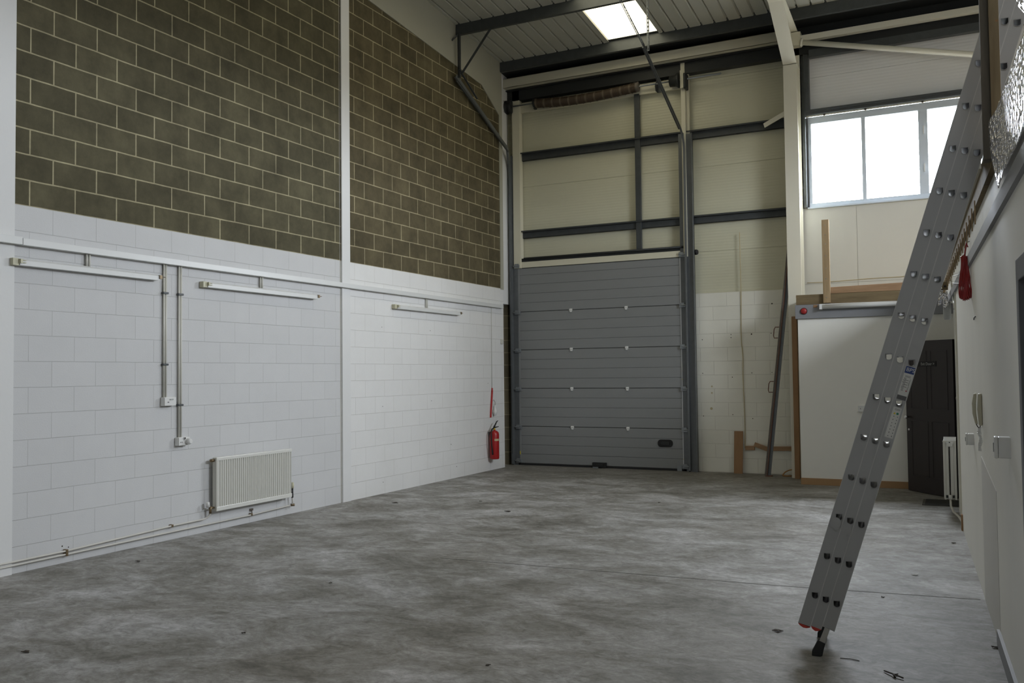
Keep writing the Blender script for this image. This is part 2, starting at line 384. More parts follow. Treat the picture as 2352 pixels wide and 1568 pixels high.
# left wall: two bays between painted steel columns
ZB = 3.146
def wall_piece(y0, y1, z0, z1, mat, lab, x1=0.0, name='wall_left'):
    o = MB().box(-.25, x1, y0, y1, z0, z1).build(name, mat); return struct(o, lab, 'wall')
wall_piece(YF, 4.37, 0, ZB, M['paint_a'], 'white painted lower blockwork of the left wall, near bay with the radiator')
wall_piece(YF, 4.37, ZB, RZ(YF)+.2, M['block_a'], 'bare grey blockwork above the white paint, near bay of the left wall')
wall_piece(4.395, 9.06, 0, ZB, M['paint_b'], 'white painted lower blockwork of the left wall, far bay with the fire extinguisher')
wall_piece(4.395, 9.06, ZB, RZ(4.3)+.2, M['block_b'], 'bare grey blockwork above the white paint, far bay beside the roller door')
o = MB().box(-.25, -.012, 4.36, 4.40, 0, 7.7).build('trim_1', M['conduit']); struct(o, 'recessed movement joint beside the thin white column on the left wall', 'trim')
struct(MB().box(-.30, -.25, 9.0, YB, 0, 7.6).build('wall_left', M['white']), 'recessed white end of the left wall behind the door track', 'wall')
o = MB().box(-.05, .016, 4.40, 4.575, 0, RZ(4.5)).build('trim_2', M['white']); struct(o, 'slim white painted steel column dividing the two bays of the left wall', 'column')
o = MB().box(-.05, .022, -.62, -.15, 0, RZ(-.3)).build('trim_3', M['white']); struct(o, 'white painted steel column at the left edge of the picture', 'column')
# boarded rafter and haunch along the top of the left wall
zb = lambda y: 6.841 - .076*(y-5.03)
o = MB().prism([(.0, YF, zb(YF)), (0, 8.31, 6.59), (0, 8.955, 6.225), (0, 8.955, 3.13), (0, 9.06, 3.13), (0, 9.06, 7.5), (0, YF, RZ(YF)+.1)], (.014, 0, 0)).build('trim_4', M['casing'])
struct(o, 'white boarded roof rafter and corner haunch above the bare blockwork', 'rafter casing')

# back wall: cladding panels stacked with open joints, painted blockwork below
b = MB(); zs = [-.02, 3.63, 5.045, 6.51, 7.6]
for z0, z1 in zip(zs, zs[1:]): b.box(-.3, 5.10, YB, YB+.08, z0+.006, z1)
b.box(-.3, 5.1, YB+.01, YB+.1, 0, 7.5)
struct(b.build('wall_back', M['clad']), 'white ribbed liner panels of the back wall around the roller door', 'wall')
o = MB().box(3.30, 5.05, 9.60, YB+.02, 0, 2.936).build('wall_back', M['paint_back']); struct(o, 'low white painted blockwork on the back wall right of the roller door', 'wall')
o = MB().box(-.26, -.135, 9.50, YB+.02, 0, 2.90).build('wall_back', M['brick']); struct(o, 'narrow bare blockwork edge at the left of the roller door', 'wall')
o = MB().box(-.25, -.10, 9.06, 9.50, 2.9, 7.3).build('wall_back', M['white']); struct(o, 'white casing in the corner left of the door above the blockwork edge', 'wall')
# window bay of the back wall (right of the column)
b = MB(); W0, W1, WZ0, WZ1 = 5.16, 8.35, 4.20, 5.655
b.box(5.05, W0, YB, YB+.12, 0, 7.6).box(W1, XR, YB, YB+.12, 0, 7.6)
zz = [WZ1+.03, 6.27, 7.6]
for z0, z1 in zip(zz, zz[1:]): b.box(W0, W1, YB, YB+.12, z0+.006, z1)
struct(b.build('wall_back', M['cladw']), 'white ribbed panels above and around the high window', 'wall')
b = MB()
for x0, x1 in ((5.05, 5.846), (5.85, 7.046), (7.05, 8.3)):
    b.box(x0, x1, 9.615, YB+.1, 2.6, 2.993).box(x0, x1, 9.615, YB+.1, 2.997, WZ0)
b.box(5.05, XR, YB-.03, YB+.1, 0, WZ0)
struct(b.build('wall_back', M['boardup']), 'off-white boards with fine joints under the high window', 'wall')
# far front wall and outer right wall (behind / beside the camera)
FW = MB().box(-.3, XR, YF-.2, YF, 0, 9.2)
struct(FW.build('wall_front', M['white']), 'white wall behind the camera', 'wall')
OWY0, OWY1, OWZ0, OWZ1 = 2.4, 5.0, 4.2, 5.7
struct(MB().box(XR, XR+.1, YF, YB+.2, 0, OWZ0).box(XR, XR+.1, YF, YB+.2, OWZ1, 9.2).box(XR, XR+.1, YF, OWY0, OWZ0, OWZ1).box(XR, XR+.1, OWY1, YB+.2, OWZ0, OWZ1).build('wall_outer', M['white']), 'white outer wall at the back of the loft', 'wall')

# right-hand partition (runs slightly out of parallel)
def rp(y0, y1, z0, z1, d0=0.0, d1=.12):
    return [(RW(y0)+d0, y0, z0), (RW(y1)+d0, y1, z0), (RW(y1)+d1, y1, z0), (RW(y0)+d1, y0, z0)], (0, 0, z1-z0)
b = MB()
for y0, y1, z0, z1 in ((-.58, 5.30, 0, 2.44), (YF, -1.42, 0, 2.44), (-1.42, -.58, 2.06, 2.44)):
    p, h = rp(y0, y1, z0, z1); b.prism(p, h)
struct(b.build('wall_right', M['rwall']), 'scuffed off-white painted partition running along the right side', 'wall')
b = MB().box(7.215, 7.33, 5.34, 6.72, 0, 2.44).box(7.215, 7.33, 7.62, 8.5, 0, 2.44).box(7.215, 7.33, 6.72, 7.62, 2.06, 2.44)
struct(b.build('wall_right', M['rwall']), 'far part of the right partition behind the small radiator', 'wall')
p, h = rp(5.30, 5.345, 0, 2.44, -.012, .1); struct(MB().prism(p, h).build('trim_5', M['creamw']), 'pale cover strip on the end of the right partition', 'trim')
p, h = rp(5.15, 5.22, 0, .16, -.016, .02); struct(MB().prism(p, h).build('trim_6', M['mdf']), 'short brown timber offcut at the foot of the right partition', 'trim')
p, h = rp(YF, 6.72, 2.44, 2.52, -.022, .1); struct(MB().prism(p, h).build('trim_7', M['skirtg']), 'dark grey strip running along the top of the right partition', 'trim')
p, h = rp(YF, 8.30, 2.52, 2.80, -.002, .1); struct(MB().prism(p, h).build('trim_8', M['board']), 'white fascia board below the loft edge', 'fascia')
# thin low panel on the partition face, slightly darker than the wall
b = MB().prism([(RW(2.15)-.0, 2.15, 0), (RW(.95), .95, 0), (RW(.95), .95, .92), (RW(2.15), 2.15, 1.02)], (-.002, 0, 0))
tag(recentre(b.build('darker_panel', M['rwalld']), (RW(1.5), 1.5, 0)), 'thin slightly darker panel low on the right partition below the entry phone', 'board')
p, h = rp(-.58, 1.0, 0, .10, -.018, 0); struct(MB().prism(p, h).build('baseboard_right', M['skirtg']), 'grey skirting at the bottom right corner', 'skirting')

# loft deck, edge timbers
b = MB().prism([(RW(YF)-.0, YF, 2.80), (RW(5.3), 5.3, 2.80), (RW(8.3), 8.3, 2.80), (XR, 8.3, 2.80), (XR, YF, 2.80)], (0, 0, .03))
struct(b.build('floor_loft', M['deck']), 'loft floor above the right-hand partition', 'floor')
b = MB().prism([(5.1, 8.45, 2.70), (7.35, 8.45, 2.70), (7.35, YB, 2.70), (5.1, YB, 2.70)], (0, 0, .03)).box(7.35, XR, 8.3, YB, 2.77, 2.80)
struct(b.build('floor_loft', M['deck']), 'loft floor over the small office', 'floor')
p, h = rp(.19, 8.25, 2.705, 2.86, -.032, 0); struct(MB().prism(p, h).build('trim_9', M['joist']), 'dark timber edge plate of the loft beside the ladder', 'trim')
b = MB(); p, h = rp(.9, 8.25, 2.83, 2.88, -.060, -.032); b.prism(p, h)
struct(b.build('trim_10', M['creamw']), 'pale strip along the loft edge beside the ladder', 'trim')
b = MB()
for k in range(22):
    y = 1.3 + k*.31; b.box(RW(y)-.052, RW(y)-.044, y, y+.02, 2.56, 2.71)
struct(b.build('trim_11', M['pine']), 'row of small battens under the loft edge beside the ladder', 'trim')

# roof
b = MB(); xs = []; x = -.3
while x < XR+.1:
    xs += [(x, 0), (x+.13, 0), (x+.15, .035), (x+.19, .035)]; x += .21
def sheet(x0, x1, y0, y1):
    pr = [(max(x0, min(x1, q)), h_) for q, h_ in xs if x0-.12 <= q <= x1+.12]
    a = [b.b.verts.new((q, y0, RZ(y0)+h_)) for q, h_ in pr]; c = [b.b.verts.new((q, y1, RZ(y1)+h_)) for q, h_ in pr]
    for i in range(len(a)-1): b.b.faces.new((a[i], a[i+1], c[i+1], c[i]))
RL = [(2.05, 2.95, 2.9, 9.0), (2.05, 2.95, -8.0, -1.8), (8.2, 9.1, -8.0, 6.0)]  # last two are added, out of view, to light the room
sheet(-.3, 2.05, YF, YB+.2); sheet(2.95, 8.2, YF, YB+.2); sheet(9.1, XR+.1, YF, YB+.2)
sheet(2.05, 2.95, 9.0, YB+.2); sheet(2.05, 2.95, -1.8, 2.9); sheet(2.05, 2.95, YF, -8.0); sheet(8.2, 9.1, YF, -8); sheet(8.2, 9.1, 6, YB+.2)
o = b.build('ceiling', M['roof']); m_ = o.modifiers.new('s', 'SOLIDIFY'); m_.thickness = .04; m_.offset = 1
struct(o, 'pale corrugated roof liner sheets sloping down to the back wall', 'roof')
b = MB().prism([(-.3, YF, RZ(YF)+.12), (XR+.1, YF, RZ(YF)+.12), (XR+.1, YB+.2, RZ(YB)+.10), (-.3, YB+.2, RZ(YB)+.10)], (0, 0, .05))
struct(b.build('ceiling', M['roof']), 'outer roof skin above the liner sheets', 'roof')
for i, (x0, x1, y0, y1) in enumerate(RL):
    o = MB().prism([(x0, y0, RZ(y0)+.002), (x1, y0, RZ(y0)+.002), (x1, y1, RZ(y1)+.002), (x0, y1, RZ(y1)+.002)], (0, 0, .012)).build('window_%d' % (i+3), M['rooflight' if i == 0 else 'rooflight_fill'])
    struct(o, ('glowing translucent rooflight panel in the roof above the roller door', 'added unseen rooflight panel behind the camera, for fill light', 'added unseen rooflight panel above the loft, for fill light')[i], 'rooflight')
    fr = MB()
    for xa in (x0-.012, x1+.012): fr.bar((xa, y0, RZ(y0)-.004), (xa, y1, RZ(y1)-.004), .03, .02)
    fr.build('edge_flashing', M['lampend'], o)
# stained edge fixings of the visible rooflight
# purlins
def purlin(y, lab):
    z = RZ(y)-.006; b = MB()
    b.box(.02, XR, y-.004, y+.004, z-.20, z).box(.02, XR, y-.06, y, z-.008, z).box(.02, XR, y, y+.06, z-.20, z-.192).box(.02, XR, y+.056, y+.06, z-.2, z-.175)
    return struct(b.build('roof_purlin', M['galv']), lab, 'purlin')
purlin(9.0, 'dark steel purlin nearest the back wall, at the lower end of the rooflight')
purlin(7.43, 'dark steel purlin second from the back wall, crossing the top edge of the rooflight')
for i, y in enumerate((5.86, 4.29, 2.72, 1.15, -.42, -2.0, -3.6, -5.2, -6.8, -8.4)): purlin(y, 'dark steel roof purlin out of view, row %s towards the front' % 'three four five six seven eight nine ten eleven twelve'.split()[i])
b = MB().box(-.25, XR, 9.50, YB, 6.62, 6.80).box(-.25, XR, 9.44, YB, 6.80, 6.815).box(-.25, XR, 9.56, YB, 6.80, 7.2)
b.prism([(-.25, 9.01, RZ(9.01)-.10), (XR, 9.01, RZ(9.01)-.10), (XR, 9.62, RZ(9.62)-.10), (-.25, 9.62, RZ(9.62)-.10)], (0, 0, .03))  # dark sheet added under the roof, standing in for shaded ceiling and insulation
struct(b.build('eaves_beam_and_shade_sheet', M['dark']), 'dark steel eaves beam with added sheet for eaves shade and insulation above the roller door', 'beam')
b = MB().box(-.10, 4.93, 9.34, 9.35, 6.83, 7.0).box(-.10, 4.93, 9.34, 9.47, 6.83, 6.84).box(-.1, 4.93, 9.34, 9.47, 6.99, 7.0)
struct(b.build('steel_beam', M['cream'], bevel=.002), 'long cream steel beam above the roller door', 'beam')
b = MB().box(4.99, 10.5, 9.34, 9.44, 6.78, 6.87)
struct(b.build('steel_beam', M['creamw'], bevel=.002), 'slim off-white steel beam high up right of the portal column', 'beam')
b = MB().box(4.88, 5.12, 9.32, 9.46, 6.72, 6.93); struct(b.build('beam_connector', M['cream']), 'cream plate joining the high beams to the portal column', 'bracket')
b = MB().tube([(5.15, 9.36, 6.76), (7.9, 9.36, 6.07)], .042, 16).tube([(5.115, 9.36, 6.768), (5.15, 9.36, 6.76)], .062, 16)
tag(recentre(b.build('brace_tube', M['creamw']), (5.15, 9.36, 6.76)), 'round off-white brace tube sloping down above the high window', 'brace')

# portal column and haunch
b = MB().box(4.868, 5.072, 9.19, 9.205, 0, 6.42).box(4.868, 5.072, 9.50, 9.515, 0, 7.0).box(4.964, 4.976, 9.205, 9.50, 0, 6.95)
for z in (6.40,): b.box(4.868, 5.072, 9.19, 9.51, z-.012, z)
o = b.build('steel_column', M['creamw'], bevel=.002); struct(o, 'cream steel portal column between the roller door bay and the high window', 'column')
b = MB()
def hz(y): return 6.40 + (9.19-y)*.50
pts = [(9.19, 6.40), (8.06, hz(8.06))]
b.bar((4.97, 9.20, 6.40), (4.97, 8.06, hz(8.06)), .204, .014)
b.bar((4.97, 8.06, hz(8.06)), (4.97, -8, RZ(-8)-.40), .204, .014)
b.bar((4.97, 9.45, RZ(9.45)-.23), (4.97, -8, RZ(-8)-.22), .204, .014)
b.prism([(4.964, 9.5, 6.40), (4.964, 9.19, 6.40), (4.964, 8.06, hz(8.06)), (4.964, -8, RZ(-8)-.40), (4.964, -8, RZ(-8)-.22), (4.964, 9.5, RZ(9.5)-.22)], (.012, 0, 0))
b.bar((4.97, 8.06, hz(8.06)), (4.97, 8.06, RZ(8.06)-.23), .2, .012, up=(0,1,0))
struct(b.build('roof_rafter', M['creamw']), 'off-white steel rafter with haunch rising from the portal column', 'rafter')
b = MB().bar((4.50, 9.52, 5.575), (4.86, 9.40, 5.70), .012, .075)
tag(recentre(b.build('knee_brace', M['creamw']), (4.86, 9.4, 5.7)), 'short pale knee brace between the portal column and the upper girt', 'brace')
b = MB().box(4.925, 5.0, 9.10, 9.185, .0, 2.47)
tag(recentre(b.build('timber_post', M['mdf'], bevel=.003), (4.96, 9.14, 0)), 'tall brown timber fixed to the front of the portal column beside the office', 'timber')

# girts and rails
def girt(x0, x1, z0, z1, lab, y=9.62):
    b = MB().box(x0, x1, y-.10, y+.03, z1-.006, z1).box(x0, x1, y-.03, y-.022, z0, z1).box(x0, x1, y-.03, y+.03, z0, z0+.006).box(x0, x1, y-.10, y-.095, z1-.022, z1)
    struct(b.build('wall_girt', M['galv']), lab, 'girt')
girt(.14, 4.87, 5.52, 5.66, 'upper dark steel girt across the panels above the roller door')
girt(.14, 4.87, 4.10, 4.23, 'lower dark steel girt across the panels above the roller door')
b = MB().box(2.315, 2.41, 9.55, 9.60, 3.72, 6.42); struct(b.build('door_mullion', M['galv'], bevel=.004), 'dark vertical rail above the middle of the roller door', 'rail')
b = MB().box(.0, 3.16, 9.53, 9.62, 3.665, 3.725).tube([(.2, 9.51, 3.72), (3.15, 9.51, 3.72)], .018); struct(b.build('door_header', M['dark']), 'dark rail just above the closed roller door', 'rail')
b = MB().box(.14, 3.155, 9.56, 9.63, 6.40, 6.575); struct(b.build('spring_header', M['cream'], bevel=.003), 'cream plate behind the torsion spring', 'plate')
b = MB().box(.0, .145, 9.50, 9.62, 3.55, 6.83); b.box(-.03, 0.0, 9.54, 9.60, 3.4, 6.83); struct(b.build('door_post', M['cream'], bevel=.004), 'cream steel post left of the opening above the roller door', 'post')
b = MB().box(3.155, 3.225, 9.49, 9.62, 3.55, 6.83).box(3.225, 3.275, 9.55, 9.60, 3.55, 6.83); struct(b.build('door_post', M['cream'], bevel=.004), 'cream steel post right of the opening above the roller door', 'post')
b = MB().box(5.08, 5.12, 9.55, 9.64, 4.2, 6.66).box(5.13, 5.20, 9.52, 9.64, 5.72, 6.66).box(5.125, 5.135, 9.5, 9.6, 4.2, 6.66)
struct(b.build('window_rail', M['galv']), 'dark vertical steel rail beside the high window', 'rail')
b = MB().box(5.13, 9.0, 9.52, 9.65, 5.655, 5.73).box(5.13, 9, 9.50, 9.53, 5.70, 5.73); struct(b.build('window_lintel', M['galv']), 'dark steel lintel along the top of the high window', 'lintel')
b = MB().bar((5.22, 9.5, 6.60), (10, 9.5, 6.60), .10, .12); struct(b.build('eaves_rail', M['galv']), 'dark steel rail under the eaves above the high window', 'rail')

# ------------------------------------------------------------------ high window
w = root('window_1', (W0, YB, WZ0), 'high aluminium window with bright panes over the office', 'window', kind='structure')
fr = MB(); fy0, fy1 = 9.60, 9.68
fr.box(W0, W1, fy0, fy1, WZ0, WZ0+.065).box(W0, W1, fy0, fy1, WZ1-.13, WZ1-.02)
for x0, x1 in ((W0, W0+.05), (5.945, 6.005), (6.745, 6.875), (7.58, 7.64), (8.29, W1)): fr.box(x0, x1, fy0+.006, fy1-.004, WZ0+.003, WZ1-.024)
fr.build('frame', M['frame'], w, bevel=.004)
for x0, x1 in ((W0+.05, 5.945), (6.005, 6.745), (6.875, 7.58), (7.64, 8.29)):
    MB().box(x0, x1, 9.635, 9.641, WZ0+.065, WZ1-.13).build('pane', M['glass'], w)
s_ = MB().box(W0-.02, W1, 9.585, 9.60, WZ1-.02, WZ1+.01)
for x in (5.4, 6.0, 6.8, 7.6): s_.box(x, x+.03, 9.585, 9.60, WZ1-.03, WZ1+.02)
s_.build('head_strip', M['creamw'], w)
for z in (4.65, 5.22): MB().box(6.81, 6.825, 9.575, 9.60, z-.06, z+.06).build('casement_handle', M['plastic'], w)
MB().box(W0-.02, W1, 9.56, 9.62, WZ0-.02, WZ0).build('sill', M['frame'], w)
# window outside the view over the loft, added to light the room
def plainwin(name, lab, fr_, panes):
    w_ = root(name, fr_[0], lab, 'window', kind='structure'); f_ = MB()
    for q in fr_[1]: f_.box(*q)
    f_.build('frame', M['frame'], w_)
    for q in panes: MB().box(*q).build('pane', M['glass'], w_)
ys = [OWY0+(OWY1-OWY0)*k/4 for k in range(5)]
plainwin('window_2', 'long unseen window added in the outer wall over the loft for light', ((XR, 3, OWZ0), [(XR+.02, XR+.08, y-.03, y+.03, OWZ0, OWZ1) for y in ys]+[(XR+.02, XR+.08, OWY0, OWY1, z-.03, z+.03) for z in (OWZ0+.03, OWZ1-.03)]), [(XR+.045, XR+.051, a+.03, b_-.03, OWZ0+.06, OWZ1-.06) for a, b_ in zip(ys, ys[1:])])

# ------------------------------------------------------------------ sectional door
d = root('door_1', (1.58, 9.52, 0), 'closed grey sectional roller door with five ribbed panels in the back wall', 'door', kind='structure')
DX0, DX1 = .045, 3.135
seams = [.03, .693, 1.373, 2.068, 2.757, 3.55]
for i in range(5):
    z0, z1 = seams[i]+.004, seams[i+1]-.004
    gs = [z0+(z1-z0)*k/4 for k in (1, 2, 3)] if i < 4 else [2.92, 3.085, 3.25, 3.42]
    prof = [(9.575, z0), (9.536, z0), (9.530, z0+.008)]
    for g in gs: prof += [(9.530, g-.007), (9.5375, g-.001), (9.5375, g+.001), (9.530, g+.007)]
    prof += [(9.530, z1-.008), (9.536, z1), (9.575, z1)]
    pn = MB().prism([(DX0+.05, y, z) for y, z in prof], (DX1-DX0-.11, 0, 0)).build('door_panel', M['doorgrey'], d)
    st = MB().box(DX0, DX0+.05, 9.522, 9.575, z0, z1).build('end_stile', M['doorgrey'], d, bevel=.002)
    st = MB().box(DX1-.062, DX1, 9.520, 9.575, z0, z1).build('end_stile', M['doorlight'], d, bevel=.002); st['label'] = 'paler end stile'
MB().box(DX0, DX1, 9.55, 9.60, 0.0, 3.6).build('door_core', M['dark'], d)
MB().box(DX0-.02, DX1+.03, 9.52, 9.575, 3.556, 3.662).build('top_strip', M['cream'], d, bevel=.004)['label'] = 'cream strip across the top'
MB().box(DX0, DX1, 9.515, 9.575, .002, .034).build('bottom_seal', M['black'], d)
for z in seams[1:5]:
    for x in (1.10, 2.125):
        h = MB().box(x-.026, x+.026, 9.518, 9.532, z-.022, z+.022).tube([(x-.03, 9.514, z), (x+.03, 9.514, z)], .008, 8).box(x-.018, x+.018, 9.51, 9.53, z-.04, z-.022)
        h.build('panel_hinge', M['plastic'], d, bevel=.002)
for z in seams[1:5]+[3.60, .09]:
    for sx, x in ((-1, DX0), (1, DX1)):
        h = MB().box(min(x-sx*.07, x+sx*.035), max(x-sx*.07, x+sx*.035), 9.488, 9.53, z-.045, z+.012).tube([(x-sx*.03, 9.48, z-.01), (x+sx*.06, 9.48, z-.01)], .010, 8).box(min(x-sx*.06, x+sx*.02), max(x-sx*.06, x+sx*.02), 9.478, 9.49, z-.005, z+.03)
        h.build('side_roller', M['galvl'], d, bevel=.002)
def rrect(x0, x1, z0, z1, r, n=6):
    out = []
    for cx, cz, a0 in ((x1-r, z1-r, 0), (x0+r, z1-r, 90), (x0+r, z0+r, 180), (x1-r, z0+r, 270)):
        for k in range(n+1):
            a = math.radians(a0+90*k/n); out.append((cx+r*math.cos(a), cz+r*math.sin(a)))
    return out
hp = MB().prism([(x, 9.528, z) for x, z in rrect(2.645, 2.905, .39, .515, .055)], (0, -.012, 0)).build('pull_handle', M['black'], d, bevel=.004)
MB().prism([(x, 9.516, z) for x, z in rrect(2.70, 2.85, .425, .48, .025)], (0, -.012, 0)).build('grip', M['dark'], hp)
MB().box(1.48, 1.73, 9.47, 9.53, .004, .095).box(1.55, 1.68, 9.455, 9.48, .02, .07).build('lock_box', M['black'], d, bevel=.006)
MB().box(1.50, 1.60, 9.44, 9.47, .002, .02).build('kick_plate', M['galvl'], d)
for x0, x1 in ((2.98, 3.06),): MB().box(x0, x1, 9.49, 9.53, .002, .10).build('bottom_bracket', M['galvl'], d, bevel=.003)
for z, t in ((1.54, 'tri'), (.22, 'tri')):
    s1 = MB().prism([(DX1-.055, 9.5185, z-.03), (DX1-.008, 9.5185, z-.03), (DX1-.031, 9.5185, z+.022)], (0, -.0015, 0)).build('warning_label', M['yellow'], d)
MB().prism([(DX0+.008, 9.5205, .19), (DX0+.042, 9.5205, .19), (DX0+.042, 9.5205, .25), (DX0+.008, 9.5205, .25)], (0, -.0015, 0)).build('warning_label', M['yellow'], d)
MB().box(DX1-.056, DX1-.006, 9.5175, 9.5195, 1.66, 1.78).build('rating_label', M['label'], d)

# tracks: vertical, curve, then sloping up under the roof
def track(x, s, lab):
    t = root('door_track', (x, 9.47, 0), lab, 'door track', group='door tracks')
    path = [(9.47, 0.02), (9.47, 5.30)]
    cx, cz, R_ = 9.47-.42, 5.30, .42
    for k in range(1, 8):
        a = math.radians(68*k/7); path.append((cx+R_*math.cos(a), cz+R_*math.sin(a)))
    y1, z1 = path[-1]; dy, dz = -.927, .375; Ln = (y1-7.33)/.927; path.append((7.33, z1+dz*Ln))
    b = MB()
    prof = ((0, .030), (0, -.030), (s*.028, -.030), (s*.028, -.018))   # open channel, (x, normal)
    rows = []
    for i, (y, z) in enumerate(path):
        a = path[max(i-1, 0)]; c = path[min(i+1, len(path)-1)]
        ty, tz = c[0]-a[0], c[1]-a[1]; l = math.hypot(ty, tz); ny, nz = tz/l, -ty/l
        xo = (.105*min(1, max(0, (9.42-y)/.30)) if s < 0 else 0)
        rows.append([b.b.verts.new((x+xo+u, y+ny*v, z+nz*v)) for u, v in prof])
    for r0, r1 in zip(rows, rows[1:]):
        for k in range(3): b.b.faces.new((r0[k], r0[k+1], r1[k+1], r1[k]))
    o = b.build('rail_channel', M['galvt'], t); m_ = o.modifiers.new('s', 'SOLIDIFY'); m_.thickness = .004; m_.offset = 0
    # wall angle beside the vertical run
    w_ = MB().box(min(x-s*.0, x-s*.10), max(x-s*.0, x-s*.10), 9.515, 9.522, 0, 5.62).box(min(x-s*.006, x), max(x-s*.006, x), 9.46, 9.52, 0, 5.62)
    w_.build('wall_angle', M['galvt'], t)
    xo = .105 if s < 0 else 0
    b2 = MB().bar((x+xo+s*.01, path[8][0]-.02, path[8][1]-.07), (x+xo+s*.01, 7.35, path[-1][1]-.075), .022, .026)
    b2.build('stiffening_angle', M['galv'], t)
    return path
tp = track(-.03, -1, 'dark door track left of the roller door, sloping up to the roof')
track(3.19, 1, 'dark steel door track on the right of the roller door, sloping up towards the rooflight')
b = MB().box(3.20, 3.335, 9.50, 9.52, 0, 5.6).box(3.325, 3.335, 9.44, 9.52, 0, 5.6); tag(recentre(b.build('track_angle', M['galvt']), (3.27, 9.5, 0)), 'wide galvanised steel angle running up the right side of the roller door', 'steel angle')
b = MB().lathe([(0, .045), (.03, .045), (.05, .03)], (3.335, 9.54, 3.62), (1, 0, 0), 16); tag(recentre(b.build('rubber_stop', M['black']), (3.335, 9.54, 3.62)), 'small black knob on the wall right of the top of the roller door', 'bumper')
ez = tp[-1][1]
# hangers
def hanger(name, lab, bars, holes=0):
    b = MB()
    for p, q, w_, h_ in bars: b.bar(p, q, w_, h_)
    if holes:
        for p, q, w_, h_ in bars:
            p, q = V(p), V(q); n = int((q-p).length/.05)
    o = b.build(name, M['galvl' if holes else 'galv']); recentre(o, bars[0][0]); return tag(o, lab, 'track hanger', group='track hangers')
hanger('track_hanger', 'vertical steel hanger holding up the end of the left door track', [((.09, 7.40, ez-.02), (.09, 7.40, 7.17), .05, .006), ((.112, 7.40, ez-.02), (.112, 7.40, 7.17), .006, .045)])
hanger('track_hanger', 'slanting steel strap from the left door track up to the purlin', [((.13, 7.40, ez+.03), (.68, 7.41, 7.15), .006, .04)])
hanger('track_strut', 'short dark bar sticking out at the end of the left door track', [((.12, 7.36, ez+.10), (.12, 7.95, ez-.22), .03, .012)])
hanger('purlin_cleat', 'small dark bar below the left end of the second purlin', [((.02, 7.30, 7.02), (.10, 7.46, 7.20), .03, .02)])
def slotted(name, lab, p, q, w_=.036):
    """perforated angle: flat leg with slots plus plain leg"""
    p, q = V(p), V(q); d_ = (q-p); Ln = d_.length; d_.normalize()
    side = d_.cross(V((0, 1, 0)));
    if side.length < .2: side = d_.cross(V((1, 0, 0)))
    side.normalize(); nn = d_.cross(side).normalized()
    M_ = Matrix((( side.x, d_.x, nn.x, p.x), (side.y, d_.y, nn.y, p.y), (side.z, d_.z, nn.z, p.z), (0, 0, 0, 1)))
    b = MB(); n = int(Ln/.06)
    hs = [[(-.006, .015+k*.06), (.006, .015+k*.06), (.006, .045+k*.06), (-.006, .045+k*.06)] for k in range(n)]
    b.plate(M_, [(-w_/2, 0), (w_/2, 0), (w_/2, Ln), (-w_/2, Ln)], hs, .003)
    M2 = M_ @ Matrix.Translation((-w_/2, 0, 0)) @ Matrix.Rotation(math.radians(90), 4, 'Y')
    b.plate(M2, [(-w_, 0), (0, 0), (0, Ln), (-w_, Ln)], [[(x-.02, y) for x, y in h_] for h_ in hs], .003)
    return tag(recentre(b.build(name, M['galvl']), p), lab, 'slotted angle', group='slotted steel angles')
slotted('slotted_angle', 'slotted steel angle rising from the right door track across the rooflight', (3.19, 7.42, ez-.02), (3.19, 4.6, ez-.02+.85))
slotted('slotted_angle', 'vertical slotted steel angle hanging down to the right door track', (3.26, 7.42, ez-.12), (3.26, 7.42, 7.33))

# torsion spring assembly
ts = root('torsion_spring', (1.4, 9.47, 6.51), 'rusty torsion spring and shaft with cable drums above the roller door', 'torsion spring')
MB().tube([(-.14, 9.47, 6.515), (3.84, 9.47, 6.515)], .014, 12).build('shaft', M['galvl'], ts)
pts = []; n = 190; seg = 12
for i in range(n*seg+1):
    t = i/(n*seg); x = .50+1.88*t; sag = -.050*math.sin(math.pi*t)*(1.25-.6*t); a = 2*math.pi*i/seg
    rr_ = .078 + (.006 if (i//seg) % 13 == 0 else 0)
    pts.append((x, 9.47+rr_*math.cos(a), 6.505+sag+rr_*math.sin(a)))
MB().tube(pts, .0056, 5).build('coil', M['spring'], ts)
MB().tube([(.5+1.88*k/12, 9.47, 6.505-.050*math.sin(math.pi*k/12)*(1.25-.05*k)) for k in range(13)], .072, 20).build('inner_coil', M['dark'], ts)
MB().lathe([(0, .085), (.02, .085), (.03, .07), (.06, .07)], (.455, 9.47, 6.512), (1, 0, 0)).box(.46, .50, 9.44, 9.50, 6.40, 6.45).build('winding_cone', M['dark'], ts)
MB().lathe([(0, .07), (.03, .082), (.07, .082), (.08, .05)], (2.36, 9.47, 6.512), (1, 0, 0)).build('winding_cone', M['rust'], ts)
MB().box(2.315, 2.40, 9.545, 9.56, 6.50, 6.72).build('anchor_bracket', M['creamw'], ts)
MB().prism([(2.735, 9.40, 6.46), (2.735, 9.56, 6.66), (2.735, 9.56, 6.38), (2.735, 9.44, 6.38)], (.008, 0, 0)).box(2.735, 2.80, 9.548, 9.56, 6.38, 6.62).build('centre_bearing', M['galv'], ts)
MB().lathe([(0, .125), (.012, .125), (.016, .095), (.06, .10), (.10, .118), (.115, .10)], (-.10, 9.47, 6.512), (1, 0, 0), 28).build('cable_drum', M['dark'], ts)
MB().lathe([(0, .09), (.10, .095), (.13, .12), (.15, .128), (.165, .12)], (2.98, 9.47, 6.512), (1, 0, 0), 28).build('cable_drum', M['dark'], ts)
MB().box(3.165, 3.22, 9.42, 9.43, 6.36, 6.66).build('bearing_plate', M['cream'], ts)['label'] = 'cream bearing plate'
MB().box(3.225, 3.275, 9.38, 9.56, 6.34, 6.60).build('bearing_housing', M['dark'], ts, bevel=.02)
